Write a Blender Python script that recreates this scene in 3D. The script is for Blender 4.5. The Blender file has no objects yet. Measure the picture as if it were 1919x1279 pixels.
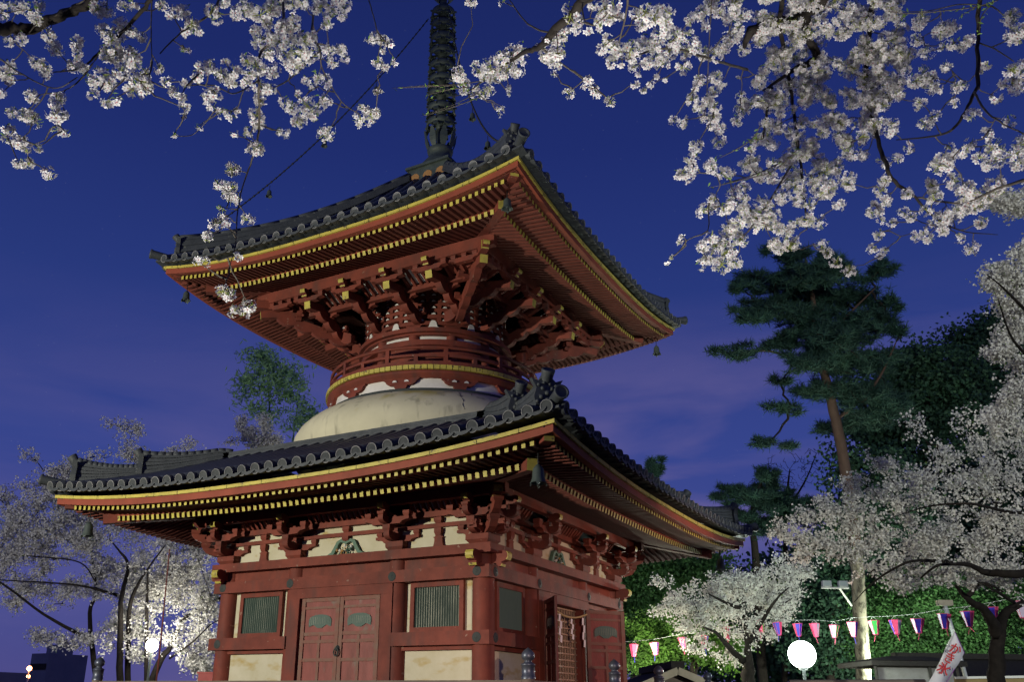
import bpy, math, random
import numpy as np
from mathutils import Vector, Matrix
R = math.radians
scene = bpy.context.scene
col = scene.collection
rng = np.random.default_rng(7)
random.seed(7)

# ---------------------------------------------------------------- camera
FPX, YAW, PIT, ROL = 1691.19, 0.5337, 0.3514, 0.0137
CAM = np.array([9.3604, -14.8611, 1.5677])
PX0, PY0 = 959.5 - 99.37, 639.5 + 65.21
cy_, sy_, cp_, sp_ = math.cos(YAW), math.sin(YAW), math.cos(PIT), math.sin(PIT)
FW = np.array([-sy_ * cp_, cy_ * cp_, sp_])
_r = np.array([cy_, sy_, 0.0]); _u = np.cross(_r, FW)
RT = math.cos(ROL) * _r + math.sin(ROL) * _u
UP = -math.sin(ROL) * _r + math.cos(ROL) * _u
def ray(x, y):
    return FW + RT * (x - PX0) / FPX - UP * (y - PY0) / FPX
def at(x, y, d):
    """world point seen at photograph pixel x, y at depth d metres"""
    return CAM + ray(x, y) * d
def toz(x, y, z):
    r = ray(x, y); return CAM + r * ((z - CAM[2]) / r[2])
camd = bpy.data.cameras.new('camera'); cam = bpy.data.objects.new('camera', camd); col.objects.link(cam)
cam.matrix_world = Matrix(((RT[0], UP[0], -FW[0], CAM[0]), (RT[1], UP[1], -FW[1], CAM[1]), (RT[2], UP[2], -FW[2], CAM[2]), (0, 0, 0, 1)))
camd.sensor_width = 36; camd.lens = FPX / 1919 * 36
camd.shift_x = 99.37 / 1919; camd.shift_y = 65.21 / 1919
camd.clip_start = 0.1; camd.clip_end = 3000
scene.camera = cam

# ---------------------------------------------------------------- exposure, sky, lights
scene.view_settings.view_transform = 'Standard'; scene.view_settings.look = 'None'
scene.view_settings.exposure = 0.12; scene.view_settings.gamma = 1
scene.render.engine = 'CYCLES'
scene.cycles.use_denoising = True
scene.cycles.max_bounces = 5; scene.cycles.diffuse_bounces = 3; scene.cycles.transparent_max_bounces = 6
scene.cycles.sample_clamp_indirect = 4
w = bpy.data.worlds.new('World'); scene.world = w; w.use_nodes = True
nt = w.node_tree; N = nt.nodes; L = nt.links
bg = N['Background']
tc = N.new('ShaderNodeTexCoord'); sep = N.new('ShaderNodeSeparateXYZ'); L.new(tc.outputs['Generated'], sep.inputs[0])
ramp = N.new('ShaderNodeValToRGB'); L.new(sep.outputs['Z'], ramp.inputs[0])
cr = ramp.color_ramp
cr.elements[0].position = 0.0; cr.elements[0].color = (0.070, 0.064, 0.215, 1)
cr.elements[1].position = 0.72; cr.elements[1].color = (0.0095, 0.0180, 0.108, 1)
for p, c in ((0.10, (0.054, 0.066, 0.250)), (0.26, (0.034, 0.054, 0.238)), (0.42, (0.0195, 0.037, 0.182)), (0.56, (0.0125, 0.024, 0.140))):
    e = cr.elements.new(p); e.color = (*c, 1)
# thin violet cloud streaks low in the sky
mp = N.new('ShaderNodeMapping'); mp.inputs['Scale'].default_value = (1.6, 1.6, 7.0); mp.inputs['Location'].default_value = (0.9, 0.6, 0.3)
L.new(tc.outputs['Generated'], mp.inputs[0])
cn = N.new('ShaderNodeTexNoise'); cn.inputs['Scale'].default_value = 2.2; cn.inputs['Detail'].default_value = 5; cn.inputs['Roughness'].default_value = 0.5; cn.inputs['Distortion'].default_value = 0.4
L.new(mp.outputs[0], cn.inputs['Vector'])
cm = N.new('ShaderNodeMapRange'); cm.inputs[1].default_value = 0.40; cm.inputs[2].default_value = 0.64; L.new(cn.outputs['Fac'], cm.inputs[0])
el = N.new('ShaderNodeMapRange'); el.inputs[1].default_value = 0.42; el.inputs[2].default_value = 0.22; L.new(sep.outputs['Z'], el.inputs[0])
mu = N.new('ShaderNodeMath'); mu.operation = 'MULTIPLY'; L.new(cm.outputs[0], mu.inputs[0]); L.new(el.outputs[0], mu.inputs[1])
mu2 = N.new('ShaderNodeMath'); mu2.operation = 'MULTIPLY'; L.new(mu.outputs[0], mu2.inputs[0]); sx_ = N.new('ShaderNodeMapRange'); sx_.inputs[1].default_value = -0.8; sx_.inputs[2].default_value = -0.4; sx_.inputs[3].default_value = 0.25; sx_.inputs[4].default_value = 1.0; L.new(sep.outputs['X'], sx_.inputs[0]); L.new(sx_.outputs[0], mu2.inputs[1])
mx = N.new('ShaderNodeMix'); mx.data_type = 'RGBA'; L.new(mu2.outputs[0], mx.inputs[0]); L.new(ramp.outputs[0], mx.inputs[6])
mx.inputs[7].default_value = (0.125, 0.105, 0.27, 1)
# a few stars
vo = N.new('ShaderNodeTexVoronoi'); vo.inputs['Scale'].default_value = 90; L.new(tc.outputs['Generated'], vo.inputs['Vector'])
st = N.new('ShaderNodeMath'); st.operation = 'LESS_THAN'; st.inputs[1].default_value = 0.035; L.new(vo.outputs['Distance'], st.inputs[0])
st2 = N.new('ShaderNodeMath'); st2.operation = 'MULTIPLY'; st2.inputs[1].default_value = 0.04; L.new(st.outputs[0], st2.inputs[0])
stc = N.new('ShaderNodeMix'); stc.data_type = 'RGBA'; stc.blend_type = 'ADD'; stc.inputs[0].default_value = 1
L.new(mx.outputs[2], stc.inputs[6]); L.new(st2.outputs[0], stc.inputs[7])
L.new(stc.outputs[2], bg.inputs['Color']); bg.inputs['Strength'].default_value = 1.0

def lamp(name, loc, tgt, power, color, size=0.35, spot=70, blend=0.5):
    d = bpy.data.lights.new(name, 'SPOT'); o = bpy.data.objects.new(name, d); col.objects.link(o)
    o.location = loc; d.energy = power; d.color = color; d.shadow_soft_size = size; d.spot_size = R(spot); d.spot_blend = blend
    o.rotation_euler = (Vector(tgt) - Vector(loc)).to_track_quat('-Z', 'Y').to_euler()
    return o
# faint moonlight, the floodlights of the temple grounds, then two added tree fills
sd = bpy.data.lights.new('moon', 'SUN'); so = bpy.data.objects.new('moon', sd); col.objects.link(so)
sd.energy = 0.05; sd.angle = R(0.5); sd.color = (0.75, 0.85, 1.0); so.rotation_euler = (R(55), 0, R(-30))
KEY = lamp('floodlight', (-4.5, -17.5, 4.30), (0, 0, 6.0), 7600, (1.0, 0.95, 0.77), 0.10, 62)
SIDE = lamp('floodlight', (8.4, 3.4, 3.1), (2.6, -0.2, 2.7), 520, (1.0, 0.60, 0.45), 0.10, 74, 0.8)
NEAR = lamp('floodlight', (5.9, -13.6, 0.15), (6.1, -12.2, 4.6), 980, (1.0, 0.985, 0.93), 0.08, 84, 0.5)
NEAR2 = lamp('floodlight', (9.6, -11.2, 0.15), (8.9, -9.7, 5.4), 900, (1.0, 0.985, 0.95), 0.08, 84, 0.5)
FRONT = lamp('floodlight', (13.5, -16.5, 2.4), (2.7, -0.6, 2.2), 3400, (1.0, 0.74, 0.60), 0.08, 17, 0.7)
FILL_R = lamp('floodlight', (30.0, -25.0, 7.0), (8.5, 18.0, 9.8), 23000, (0.95, 1.0, 0.90), 0.3, 45, 0.3)  # unseen fill spot, added to brighten the pine and right-hand trees
FILL_L = lamp('floodlight', (-9.0, -24.0, 4.0), tuple(at(260, 930, 30)), 8500, (0.97, 0.97, 1.0), 0.25, 46, 0.6)  # added fill without a visible source, for the left cherries and bamboo

# ---------------------------------------------------------------- materials
def mat(name, c, rough=0.6, metal=0.0, c2=None, scale=6.0, stretch=(1, 1, 1), bump=0.0, bscale=40, spec=None, lo=0.35, hi=0.7, detail=6):
    m = bpy.data.materials.new(name); m.use_nodes = True
    n = m.node_tree.nodes; l = m.node_tree.links; b = n['Principled BSDF']
    b.inputs['Base Color'].default_value = (*c, 1); b.inputs['Roughness'].default_value = rough; b.inputs['Metallic'].default_value = metal
    if spec is not None: b.inputs['Specular IOR Level'].default_value = spec
    t = n.new('ShaderNodeTexCoord'); mpn = n.new('ShaderNodeMapping'); mpn.inputs['Scale'].default_value = stretch
    l.new(t.outputs['Object'], mpn.inputs[0])
    if c2 is not None:
        nz = n.new('ShaderNodeTexNoise'); nz.inputs['Scale'].default_value = scale; nz.inputs['Detail'].default_value = detail; nz.inputs['Roughness'].default_value = 0.65
        l.new(mpn.outputs[0], nz.inputs['Vector'])
        mr = n.new('ShaderNodeMapRange'); mr.inputs[1].default_value = lo; mr.inputs[2].default_value = hi; l.new(nz.outputs['Fac'], mr.inputs[0])
        mi = n.new('ShaderNodeMix'); mi.data_type = 'RGBA'; mi.inputs[6].default_value = (*c, 1); mi.inputs[7].default_value = (*c2, 1)
        l.new(mr.outputs[0], mi.inputs[0]); l.new(mi.outputs[2], b.inputs['Base Color'])
        rr = n.new('ShaderNodeMapRange'); rr.inputs[3].default_value = max(0.05, rough - 0.12); rr.inputs[4].default_value = min(1, rough + 0.12); l.new(nz.outputs['Fac'], rr.inputs[0]); l.new(rr.outputs[0], b.inputs['Roughness'])
    if bump:
        n2 = n.new('ShaderNodeTexNoise'); n2.inputs['Scale'].default_value = bscale; n2.inputs['Detail'].default_value = 4
        l.new(mpn.outputs[0], n2.inputs['Vector'])
        bp = n.new('ShaderNodeBump'); bp.inputs['Strength'].default_value = bump; bp.inputs['Distance'].default_value = 0.01
        l.new(n2.outputs['Fac'], bp.inputs['Height']); l.new(bp.outputs[0], b.inputs['Normal'])
    return m
def wear(m, c, scale, thr, stretch=(1, 1, 1), soft=0.03):
    """adds flakes or stains of another colour on top of a mat() material"""
    n = m.node_tree.nodes; l = m.node_tree.links; b = n['Principled BSDF']
    src = b.inputs['Base Color'].links[0].from_socket
    t = n.new('ShaderNodeTexCoord'); mpn = n.new('ShaderNodeMapping'); mpn.inputs['Scale'].default_value = stretch; mpn.inputs['Location'].default_value = (3.1, 1.7, 5.3)
    l.new(t.outputs['Object'], mpn.inputs[0])
    nz = n.new('ShaderNodeTexNoise'); nz.inputs['Scale'].default_value = scale; nz.inputs['Detail'].default_value = 5; l.new(mpn.outputs[0], nz.inputs['Vector'])
    mr = n.new('ShaderNodeMapRange'); mr.inputs[1].default_value = thr; mr.inputs[2].default_value = thr + soft; l.new(nz.outputs['Fac'], mr.inputs[0])
    mi = n.new('ShaderNodeMix'); mi.data_type = 'RGBA'; mi.inputs[7].default_value = (*c, 1)
    l.new(mr.outputs[0], mi.inputs[0]); l.new(src, mi.inputs[6]); l.new(mi.outputs[2], b.inputs['Base Color'])
    return m
def emis(name, c, s):
    m = bpy.data.materials.new(name); m.use_nodes = True; b = m.node_tree.nodes['Principled BSDF']
    b.inputs['Base Color'].default_value = (*c, 1); b.inputs['Emission Color'].default_value = (*c, 1); b.inputs['Emission Strength'].default_value = s
    return m
M = {}
M['red'] = wear(mat('red_paint', (0.205, 0.049, 0.032), 0.68, spec=0.2, c2=(0.110, 0.032, 0.024), scale=2.6, lo=.38, hi=.75, bump=0.25, bscale=30), (0.27, 0.15, 0.11), 11.0, 0.68)
M['red'] = wear(M['red'], (0.105, 0.042, 0.034), 4.0, 0.52, (1, 1, .3), 0.22)
M['red2'] = mat('eave_red_paint', (0.265, 0.063, 0.036), 0.65, spec=0.2, c2=(0.19, 0.048, 0.03), scale=2.5, bump=0.15, bscale=30)
M['redwood'] = wear(mat('worn_door_paint', (0.235, 0.042, 0.030), 0.6, c2=(0.15, 0.035, 0.025), scale=6, bump=0.3, bscale=50, stretch=(1, 1, .4)), (0.16, 0.10, 0.075), 7.0, 0.60, (1, 1, .5), 0.1)
M['doorframe'] = mat('bare_wood_rail', (0.17, 0.095, 0.065), 0.7, c2=(0.20, 0.06, 0.04), scale=8, bump=0.3, bscale=60)
M['yellow'] = wear(mat('yellow_paint', (0.52, 0.44, 0.075), 0.6, c2=(0.36, 0.30, 0.06), scale=5), (0.15, 0.11, 0.05), 13.0, 0.62)
M['plaster'] = wear(mat('white_plaster', (0.56, 0.52, 0.39), 0.85, c2=(0.47, 0.43, 0.29), scale=2.2, bump=0.15, bscale=25), (0.42, 0.32, 0.13), 2.6, 0.57, (1, 1, 2.2), 0.14)
M['white'] = mat('white_paint', (0.66, 0.64, 0.62), 0.7, c2=(0.55, 0.53, 0.50), scale=5)
M['dome'] = wear(wear(mat('dome_plaster', (0.60, 0.565, 0.40), 0.85, c2=(0.50, 0.47, 0.33), scale=1.3, bump=0.15, bscale=12), (0.40, 0.34, 0.10), 1.5, 0.54, (1, 1, 1), 0.16), (0.33, 0.31, 0.22), 5.0, 0.56, (1, 1, .22), 0.12)
M['tile'] = wear(mat('roof_tile', (0.055, 0.062, 0.068), 0.6, c2=(0.034, 0.040, 0.046), scale=7, bump=0.4, bscale=40, spec=0.35), (0.16, 0.17, 0.15), 12.0, 0.66, (1, 1, 1), 0.1)
M['tilerow'] = mat('glazed_tile_row', (0.040, 0.046, 0.066), 0.5, c2=(0.055, 0.062, 0.075), scale=6, bump=0.25, bscale=30, spec=0.35)
M['rim'] = mat('tile_rim', (0.27, 0.265, 0.265), 0.8, c2=(0.09, 0.095, 0.10), scale=5, spec=.1)
M['disc'] = mat('tile_disc', (0.048, 0.053, 0.058), 0.95, c2=(0.075, 0.08, 0.082), scale=5, bump=.2, spec=0.1)
M['rafter'] = mat('rafter_paint', (0.150, 0.040, 0.028), 0.8, c2=(0.10, 0.03, 0.022), scale=3, spec=0.2)
M['bronze'] = mat('verdigris_bronze', (0.042, 0.056, 0.052), 0.6, 0.15, c2=(0.075, 0.098, 0.088), scale=7, bump=0.3, bscale=40)
M['gold'] = mat('gold_crest', (0.42, 0.22, 0.06), 0.5, c2=(0.3, 0.15, 0.05), scale=20)
M['lattice'] = mat('green_lattice', (0.060, 0.105, 0.085), 0.7, c2=(0.085, 0.13, 0.105), scale=30, stretch=(1, 1, .15))
M['lattice_gap'] = mat('pale_gap', (0.30, 0.30, 0.24), 0.8, c2=(0.04, 0.06, 0.05), scale=5, stretch=(1, 1, .3))
M['verd'] = mat('green_carving', (0.045, 0.12, 0.085), 0.6, c2=(0.10, 0.17, 0.11), scale=20)
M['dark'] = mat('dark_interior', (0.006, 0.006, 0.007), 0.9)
M['iron'] = mat('iron_fitting', (0.045, 0.055, 0.055), 0.7, 0.1, spec=0.2, c2=(0.06, 0.065, 0.06), scale=30)
M['cap'] = mat('finial_metal', (0.075, 0.085, 0.12), 0.4, 0.5, c2=(0.11, 0.12, 0.14), scale=12)
M['stone'] = mat('grey_stone', (0.22, 0.21, 0.19), 0.85, c2=(0.15, 0.145, 0.13), scale=3, bump=0.4)
M['greywood'] = mat('weathered_wood', (0.17, 0.13, 0.10), 0.8, c2=(0.11, 0.085, 0.07), scale=8, stretch=(.3, .3, 1), bump=0.3)
M['grille'] = mat('pale_grille_wood', (0.36, 0.24, 0.15), 0.7, c2=(0.28, 0.18, 0.12), scale=8)
M['rope'] = mat('straw_rope', (0.42, 0.32, 0.14), 0.8)
M['paper'] = mat('white_paper', (0.75, 0.74, 0.72), 0.7)
M['wire'] = mat('black_wire', (0.02, 0.02, 0.02), 0.6)
M['bark'] = wear(mat('cherry_bark', (0.020, 0.016, 0.014), 0.95, spec=0.15, c2=(0.038, 0.032, 0.026), scale=14, bump=0.8, bscale=20), (0.055, 0.06, 0.045), 9.0, 0.66, (1, 1, 1), 0.1)
M['barkfar'] = mat('shaded_cherry_bark', (0.012, 0.010, 0.009), 0.95, spec=0.1, c2=(0.024, 0.020, 0.017), scale=10, bump=0.8, bscale=12)  # backlit darkness of the far trunks is put into this bark colour
M['twig'] = mat('twig_bark', (0.050, 0.038, 0.028), 0.85, c2=(0.10, 0.085, 0.06), scale=30, bump=0.4)
M['pinebark'] = mat('pine_bark', (0.125, 0.075, 0.052), 0.9, c2=(0.09, 0.055, 0.04), scale=7, stretch=(1, 1, .35), bump=0.9, bscale=12)
M['litbark'] = mat('lit_furrowed_bark', (0.27, 0.25, 0.18), 0.95, c2=(0.07, 0.062, 0.045), scale=7, stretch=(1, 1, .28), bump=1.0, bscale=14, lo=.47, hi=.58)  # lamplight on the lower pine trunk is put into the colour
def petal_mat(name, c, tr=0.3):
    m = mat(name, c, 0.75, c2=tuple(v * 0.86 for v in c), scale=9)
    n = m.node_tree.nodes; l = m.node_tree.links; b = n['Principled BSDF']
    t = n.new('ShaderNodeBsdfTranslucent'); src = b.inputs['Base Color'].links[0].from_socket; l.new(src, t.inputs['Color'])
    s = n.new('ShaderNodeMixShader'); s.inputs[0].default_value = tr; out = n['Material Output']
    l.new(b.outputs[0], s.inputs[1]); l.new(t.outputs[0], s.inputs[2]); l.new(s.outputs[0], out.inputs['Surface'])
    return m
M['petal'] = petal_mat('cherry_petal', (0.80, 0.765, 0.735))
M['petal_far'] = petal_mat('far_cherry_petal', (0.70, 0.68, 0.63), 0.35)
M['pistil'] = mat('pink_flower_centre', (0.42, 0.13, 0.14), 0.7)
M['calyx'] = petal_mat('yellow_green_stalk', (0.34, 0.38, 0.07), 0.3)
M['leaf'] = petal_mat('young_cherry_leaf', (0.13, 0.22, 0.035), 0.3)
M['pine'] = petal_mat('pine_needles', (0.042, 0.115, 0.075), 0.15)
M['green_dark'] = petal_mat('dark_foliage', (0.040, 0.11, 0.055), 0.2)
M['green'] = petal_mat('green_foliage', (0.070, 0.19, 0.045), 0.35)
M['green_bright'] = petal_mat('spring_foliage', (0.13, 0.30, 0.04), 0.35)
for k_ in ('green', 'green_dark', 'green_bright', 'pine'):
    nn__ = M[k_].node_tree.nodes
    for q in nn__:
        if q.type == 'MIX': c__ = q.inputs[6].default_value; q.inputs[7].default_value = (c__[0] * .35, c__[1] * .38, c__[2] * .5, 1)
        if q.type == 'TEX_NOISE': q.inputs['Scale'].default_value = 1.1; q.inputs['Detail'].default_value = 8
M['bamboo'] = petal_mat('brightened_foliage', (0.30, 0.50, 0.24), 0.4)  # leaf colour raised to stand in for light that hardly reaches it
M['steel'] = mat('galvanised_steel', (0.45, 0.48, 0.46), 0.4, 0.4)
M['polewhite'] = mat('white_pole_paint', (0.6, 0.62, 0.58), 0.5)
M['lens'] = mat('floodlight_glass', (0.42, 0.50, 0.45), 0.15, 0.1)
M['ground'] = mat('gravel_ground', (0.15, 0.13, 0.10), 0.95, c2=(0.09, 0.08, 0.065), scale=0.8, bump=0.6, bscale=8)
M['lamp'] = emis('lit_lamp', (0.90, 1.0, 0.93), 12); M['lampwarm'] = emis('lit_warm_lamp', (1.0, 0.95, 0.82), 24)
M['orange'] = emis('orange_lamp', (1.0, 0.35, 0.15), 14); M['bluewhite'] = emis('lit_window', (0.35, 0.5, 1.0), 1.2)
M['hutroof'] = mat('shingle_roof', (0.030, 0.027, 0.025), 0.9, spec=0.1, c2=(0.055, 0.050, 0.045), scale=14, stretch=(1, 1, 4), bump=0.5)
M['hutwall'] = mat('plaster_board', (0.30, 0.29, 0.27), 0.8, c2=(0.22, 0.21, 0.19), scale=3)
M['barge'] = mat('pale_timber', (0.50, 0.44, 0.30), 0.7, c2=(0.4, 0.35, 0.24), scale=6)
M['fence'] = mat('ochre_panel', (0.24, 0.18, 0.07), 0.8, c2=(0.18, 0.13, 0.06), scale=4)
M['building'] = mat('grey_building', (0.24, 0.24, 0.30), 0.8, c2=(0.18, 0.18, 0.24), scale=.6)
M['redbox'] = mat('bright_red_paint', (0.45, 0.03, 0.025), 0.5, c2=(0.36, 0.025, 0.02), scale=3)
def shade(name, c, e=0.10):
    m = mat(name, c, 0.6, c2=tuple(v * .85 for v in c), scale=9); return m
M['l_pink'] = shade('pink_paper', (0.80, 0.07, 0.20)); M['l_blue'] = shade('blue_paper', (0.035, 0.02, 0.45)); M['l_white'] = shade('lilac_white_paper', (0.55, 0.48, 0.62)); M['l_green'] = shade('green_paper', (0.05, 0.50, 0.09))
M['banner'] = mat('banner_cloth', (0.78, 0.76, 0.80), 0.8, c2=(0.70, 0.68, 0.73), scale=3)
M['redink'] = mat('red_ink', (0.60, 0.03, 0.035), 0.7); M['navy'] = mat('navy_ink', (0.025, 0.02, 0.12), 0.7); M['violet'] = mat('violet_edge', (0.25, 0.08, 0.35), 0.7)

# ---------------------------------------------------------------- mesh helpers
def tag(o, label=None, cat=None, group=None, kind=None):
    if label: o['label'] = label
    if cat: o['category'] = cat
    if group: o['group'] = group
    if kind: o['kind'] = kind
    return o
def empty(name, loc=(0, 0, 0), label=None, cat=None, group=None):
    o = bpy.data.objects.new(name, None); o.location = loc; col.objects.link(o); o.empty_display_size = 0.2
    return tag(o, label, cat, group)
class MB:
    def __init__(s): s.v = []; s.f = []; s.m = []; s.mats = []; s.sm = []
    def mi(s, m):
        if m not in s.mats: s.mats.append(m)
        return s.mats.index(m)
    def add(s, vs, fs, m, smooth=False):
        o = len(s.v); s.v.extend([tuple(map(float, p)) for p in vs]); k = s.mi(m)
        for f in fs: s.f.append(tuple(i + o for i in f)); s.m.append(k); s.sm.append(smooth)
    def hexa(s, p, m, mend=None):
        """p: 8 corners, 0-3 start face, 4-7 end face"""
        s.add(p, [(3, 2, 1, 0), (0, 1, 5, 4), (1, 2, 6, 5), (2, 3, 7, 6), (3, 0, 4, 7)], m)
        o = len(s.v) - 8; s.f.append((o + 4, o + 5, o + 6, o + 7)); s.m.append(s.mi(mend or m)); s.sm.append(False)
    def bar(s, a, b, w, h, m, mend=None, up=(0, 0, 1), w2=None, h2=None):
        a = np.array(a, float); b = np.array(b, float); d = b - a; n = np.linalg.norm(d)
        if n < 1e-6: return
        d /= n; x = np.cross(d, np.array(up, float)); x /= max(1e-9, np.linalg.norm(x)); z = np.cross(x, d)
        w2 = w if w2 is None else w2; h2 = h if h2 is None else h2
        P = [a + x * sx * w / 2 + z * sz * h / 2 for sx, sz in ((-1, -1), (1, -1), (1, 1), (-1, 1))] + [b + x * sx * w2 / 2 + z * sz * h2 / 2 for sx, sz in ((-1, -1), (1, -1), (1, 1), (-1, 1))]
        s.hexa(P, m, mend)
    def box(s, lo, hi, m):
        (x0, y0, z0), (x1, y1, z1) = lo, hi
        s.hexa([(x0, y0, z0), (x1, y0, z0), (x1, y1, z0), (x0, y1, z0), (x0, y0, z1), (x1, y0, z1), (x1, y1, z1), (x0, y1, z1)], m)
    def prism(s, poly, o, ax, ay, t, m, medge=None, edge_ids=()):
        """2-D polygon (a, b) -> o + a*ax + b*ay, thickness t centred"""
        o = np.array(o, float); ax = np.array(ax, float); ay = np.array(ay, float); n = np.cross(ax, ay); n /= np.linalg.norm(n)
        k = len(poly); A = [o + ax * a + ay * b + n * t / 2 for a, b in poly]; B = [o + ax * a + ay * b - n * t / 2 for a, b in poly]
        s.add(A + B, [tuple(range(k)), tuple(range(2 * k - 1, k - 1, -1))], m)
        base = len(s.v) - 2 * k
        for i in range(k):
            j = (i + 1) % k
            s.f.append((base + i, base + k + i, base + k + j, base + j)); s.m.append(s.mi(medge if (medge and i in edge_ids) else m)); s.sm.append(False)
    def tube(s, pts, rad, m, seg=6, caps=True):
        pts = [np.array(p, float) for p in pts]; n = len(pts)
        if np.isscalar(rad): rad = [rad] * n
        vs = []; ref = np.array([0.13, 0.27, 0.95])
        for i in range(n):
            d = pts[min(i + 1, n - 1)] - pts[max(i - 1, 0)]; d /= max(1e-9, np.linalg.norm(d))
            x = np.cross(d, ref)
            if np.linalg.norm(x) < 0.1: x = np.cross(d, np.array([1., 0, 0]))
            x /= np.linalg.norm(x); y = np.cross(d, x)
            for k in range(seg):
                a = 2 * math.pi * k / seg; vs.append(pts[i] + (x * math.cos(a) + y * math.sin(a)) * rad[i])
        fs = [(i * seg + k, i * seg + (k + 1) % seg, (i + 1) * seg + (k + 1) % seg, (i + 1) * seg + k) for i in range(n - 1) for k in range(seg)]
        s.add(vs, fs, m, True)
        if caps:
            o = len(s.v) - len(vs)
            s.f.append(tuple(o + k for k in reversed(range(seg)))); s.m.append(s.mi(m)); s.sm.append(False)
            s.f.append(tuple(o + (n - 1) * seg + k for k in range(seg))); s.m.append(s.mi(m)); s.sm.append(False)
    def lathe(s, prof, m, o=(0, 0, 0), axis=(0, 0, 1), seg=24, smooth=True, a0=0, a1=2 * math.pi):
        o = np.array(o, float); z = np.array(axis, float); z /= np.linalg.norm(z)
        x = np.cross(z, (0.0, 0.0, 1.0)) if abs(z[2]) < 0.9 else np.array([1., 0, 0]); x = x - z * (x @ z); x /= np.linalg.norm(x); y = np.cross(z, x)
        full = abs(a1 - a0 - 2 * math.pi) < 1e-6; ns = seg if full else seg + 1
        vs = []
        for r, h in prof:
            for k in range(ns):
                a = a0 + (a1 - a0) * k / seg; vs.append(o + z * h + (x * math.cos(a) + y * math.sin(a)) * r)
        fs = []
        for i in range(len(prof) - 1):
            for k in range(seg):
                k2 = (k + 1) % ns if full else k + 1
                fs.append((i * ns + k, i * ns + k2, (i + 1) * ns + k2, (i + 1) * ns + k))
        s.add(vs, fs, m, smooth)
    def build(s, name, parent=None, label=None, cat=None, group=None, kind=None, smooth_angle=None, origin=None):
        me = bpy.data.meshes.new(name)
        v = np.array(s.v, float)
        if origin is not None: v = v - np.array(origin, float)
        me.from_pydata([tuple(p) for p in v], [], s.f)
        for m in s.mats: me.materials.append(m)
        me.polygons.foreach_set('material_index', s.m); me.polygons.foreach_set('use_smooth', s.sm); me.update()
        o = bpy.data.objects.new(name, me); col.objects.link(o)
        if origin is not None: o.location = origin
        if parent is not None: o.parent = parent
        return tag(o, label, cat, group, kind)
def np_mesh(name, verts, faces, mats, midx=None, parent=None, smooth=False, **kw):
    """fast mesh from arrays; faces (n,k)"""
    me = bpy.data.meshes.new(name); verts = np.asarray(verts, np.float32); faces = np.asarray(faces, np.int32); n, k = faces.shape
    me.vertices.add(len(verts)); me.vertices.foreach_set('co', verts.ravel())
    me.loops.add(n * k); me.loops.foreach_set('vertex_index', faces.ravel())
    me.polygons.add(n); me.polygons.foreach_set('loop_start', np.arange(0, n * k, k, dtype=np.int32)); me.polygons.foreach_set('loop_total', np.full(n, k, np.int32))
    for m in mats: me.materials.append(m)
    if midx is not None: me.polygons.foreach_set('material_index', np.asarray(midx, np.int32))
    me.update(calc_edges=True)
    o = bpy.data.objects.new(name, me); col.objects.link(o)
    if parent is not None: o.parent = parent
    return tag(o, kw.get('label'), kw.get('cat'), kw.get('group'), kw.get('kind'))
def copy_tree(o, parent=None):
    c = o.copy(); col.objects.link(c); c.parent = parent
    for ch in list(o.children): copy_tree(ch, c)
    return c
def noise1(x, s=0):
    return math.sin(x * 1.7 + s) * .5 + math.sin(x * 3.9 + s * 2.3) * .3 + math.sin(x * 8.3 + s * .7) * .2

# ================================================================ GROUND
g = MB(); g.add([(-600, -600, 0), (600, -600, 0), (600, 600, 0), (-600, 600, 0)], [(0, 1, 2, 3)], M['ground']); g.build('ground', kind='structure')

# ================================================================ PAGODA
pag = empty('pagoda', (0, 0, 0), 'red two-storey pagoda with curved tiled roofs, white dome between and tall ringed spire', 'pagoda')
A = 2.6; B = 1.05
def T(k, u, o, z):
    return {0: (u, -o, z), 1: (o, u, z), 2: (-u, o, z), 3: (-o, -u, z)}[k]
AX = {0: ((1, 0, 0), (0, -1, 0)), 1: ((0, 1, 0), (1, 0, 0)), 2: ((-1, 0, 0), (0, 1, 0)), 3: ((0, -1, 0), (-1, 0, 0))}   # u axis, outward axis
Z = (0, 0, 1)
def sbox(mb, k, u0, u1, o0, o1, z0, z1, m):
    p = [T(k, *q) for q in ((u0, o0, z0), (u1, o0, z0), (u1, o1, z0), (u0, o1, z0), (u0, o0, z1), (u1, o0, z1), (u1, o1, z1), (u0, o1, z1))]
    mb.hexa(p, m)
def ring_beam(o0, o1, z0, z1, name, m=None, gaps=None):
    for k in range(4):
        mb = MB(); seg = [(-o1, o1)] if not gaps else [(-o1, -gaps), (gaps, o1)]
        if k % 2: seg = [(max(a, -o0), min(b, o0)) for a, b in seg]
        else: seg = seg
        for a, b in seg:
            mb = MB(); sbox(mb, k, a, b, o0, o1, z0, z1, m or M['red']); ob = mb.build(name, pag)
        if name != 'top_plate':
            us = [-A, -B, B, A] if not gaps else [-A, A]
            for u in us:
                ros = MB(); c = T(k, u, o1, (z0 + z1) / 2)
                ros.lathe([(0, .02), (.018, .018), (.024, .010), (.06, .010), (.072, .004), (.076, 0)], M['iron'], c, AX[k][1], 12); ros.build('rosette', ob)
# base and veranda
mb = MB(); mb.box((-3.7, -3.7, 0), (3.7, 3.7, 1.15), M['stone']); mb.build('stone_base', pag)
mb = MB(); mb.box((-4.15, -4.15, 1.2), (4.15, 4.15, 1.3), M['red'])
for k in range(4):
    for i in range(30): sbox(mb, k, -4.1 + i * .283, -4.1 + i * .283 + .12, 3.2, 4.2, 1.10, 1.197, M['red'])
mb.build('veranda_floor', pag)
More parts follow.
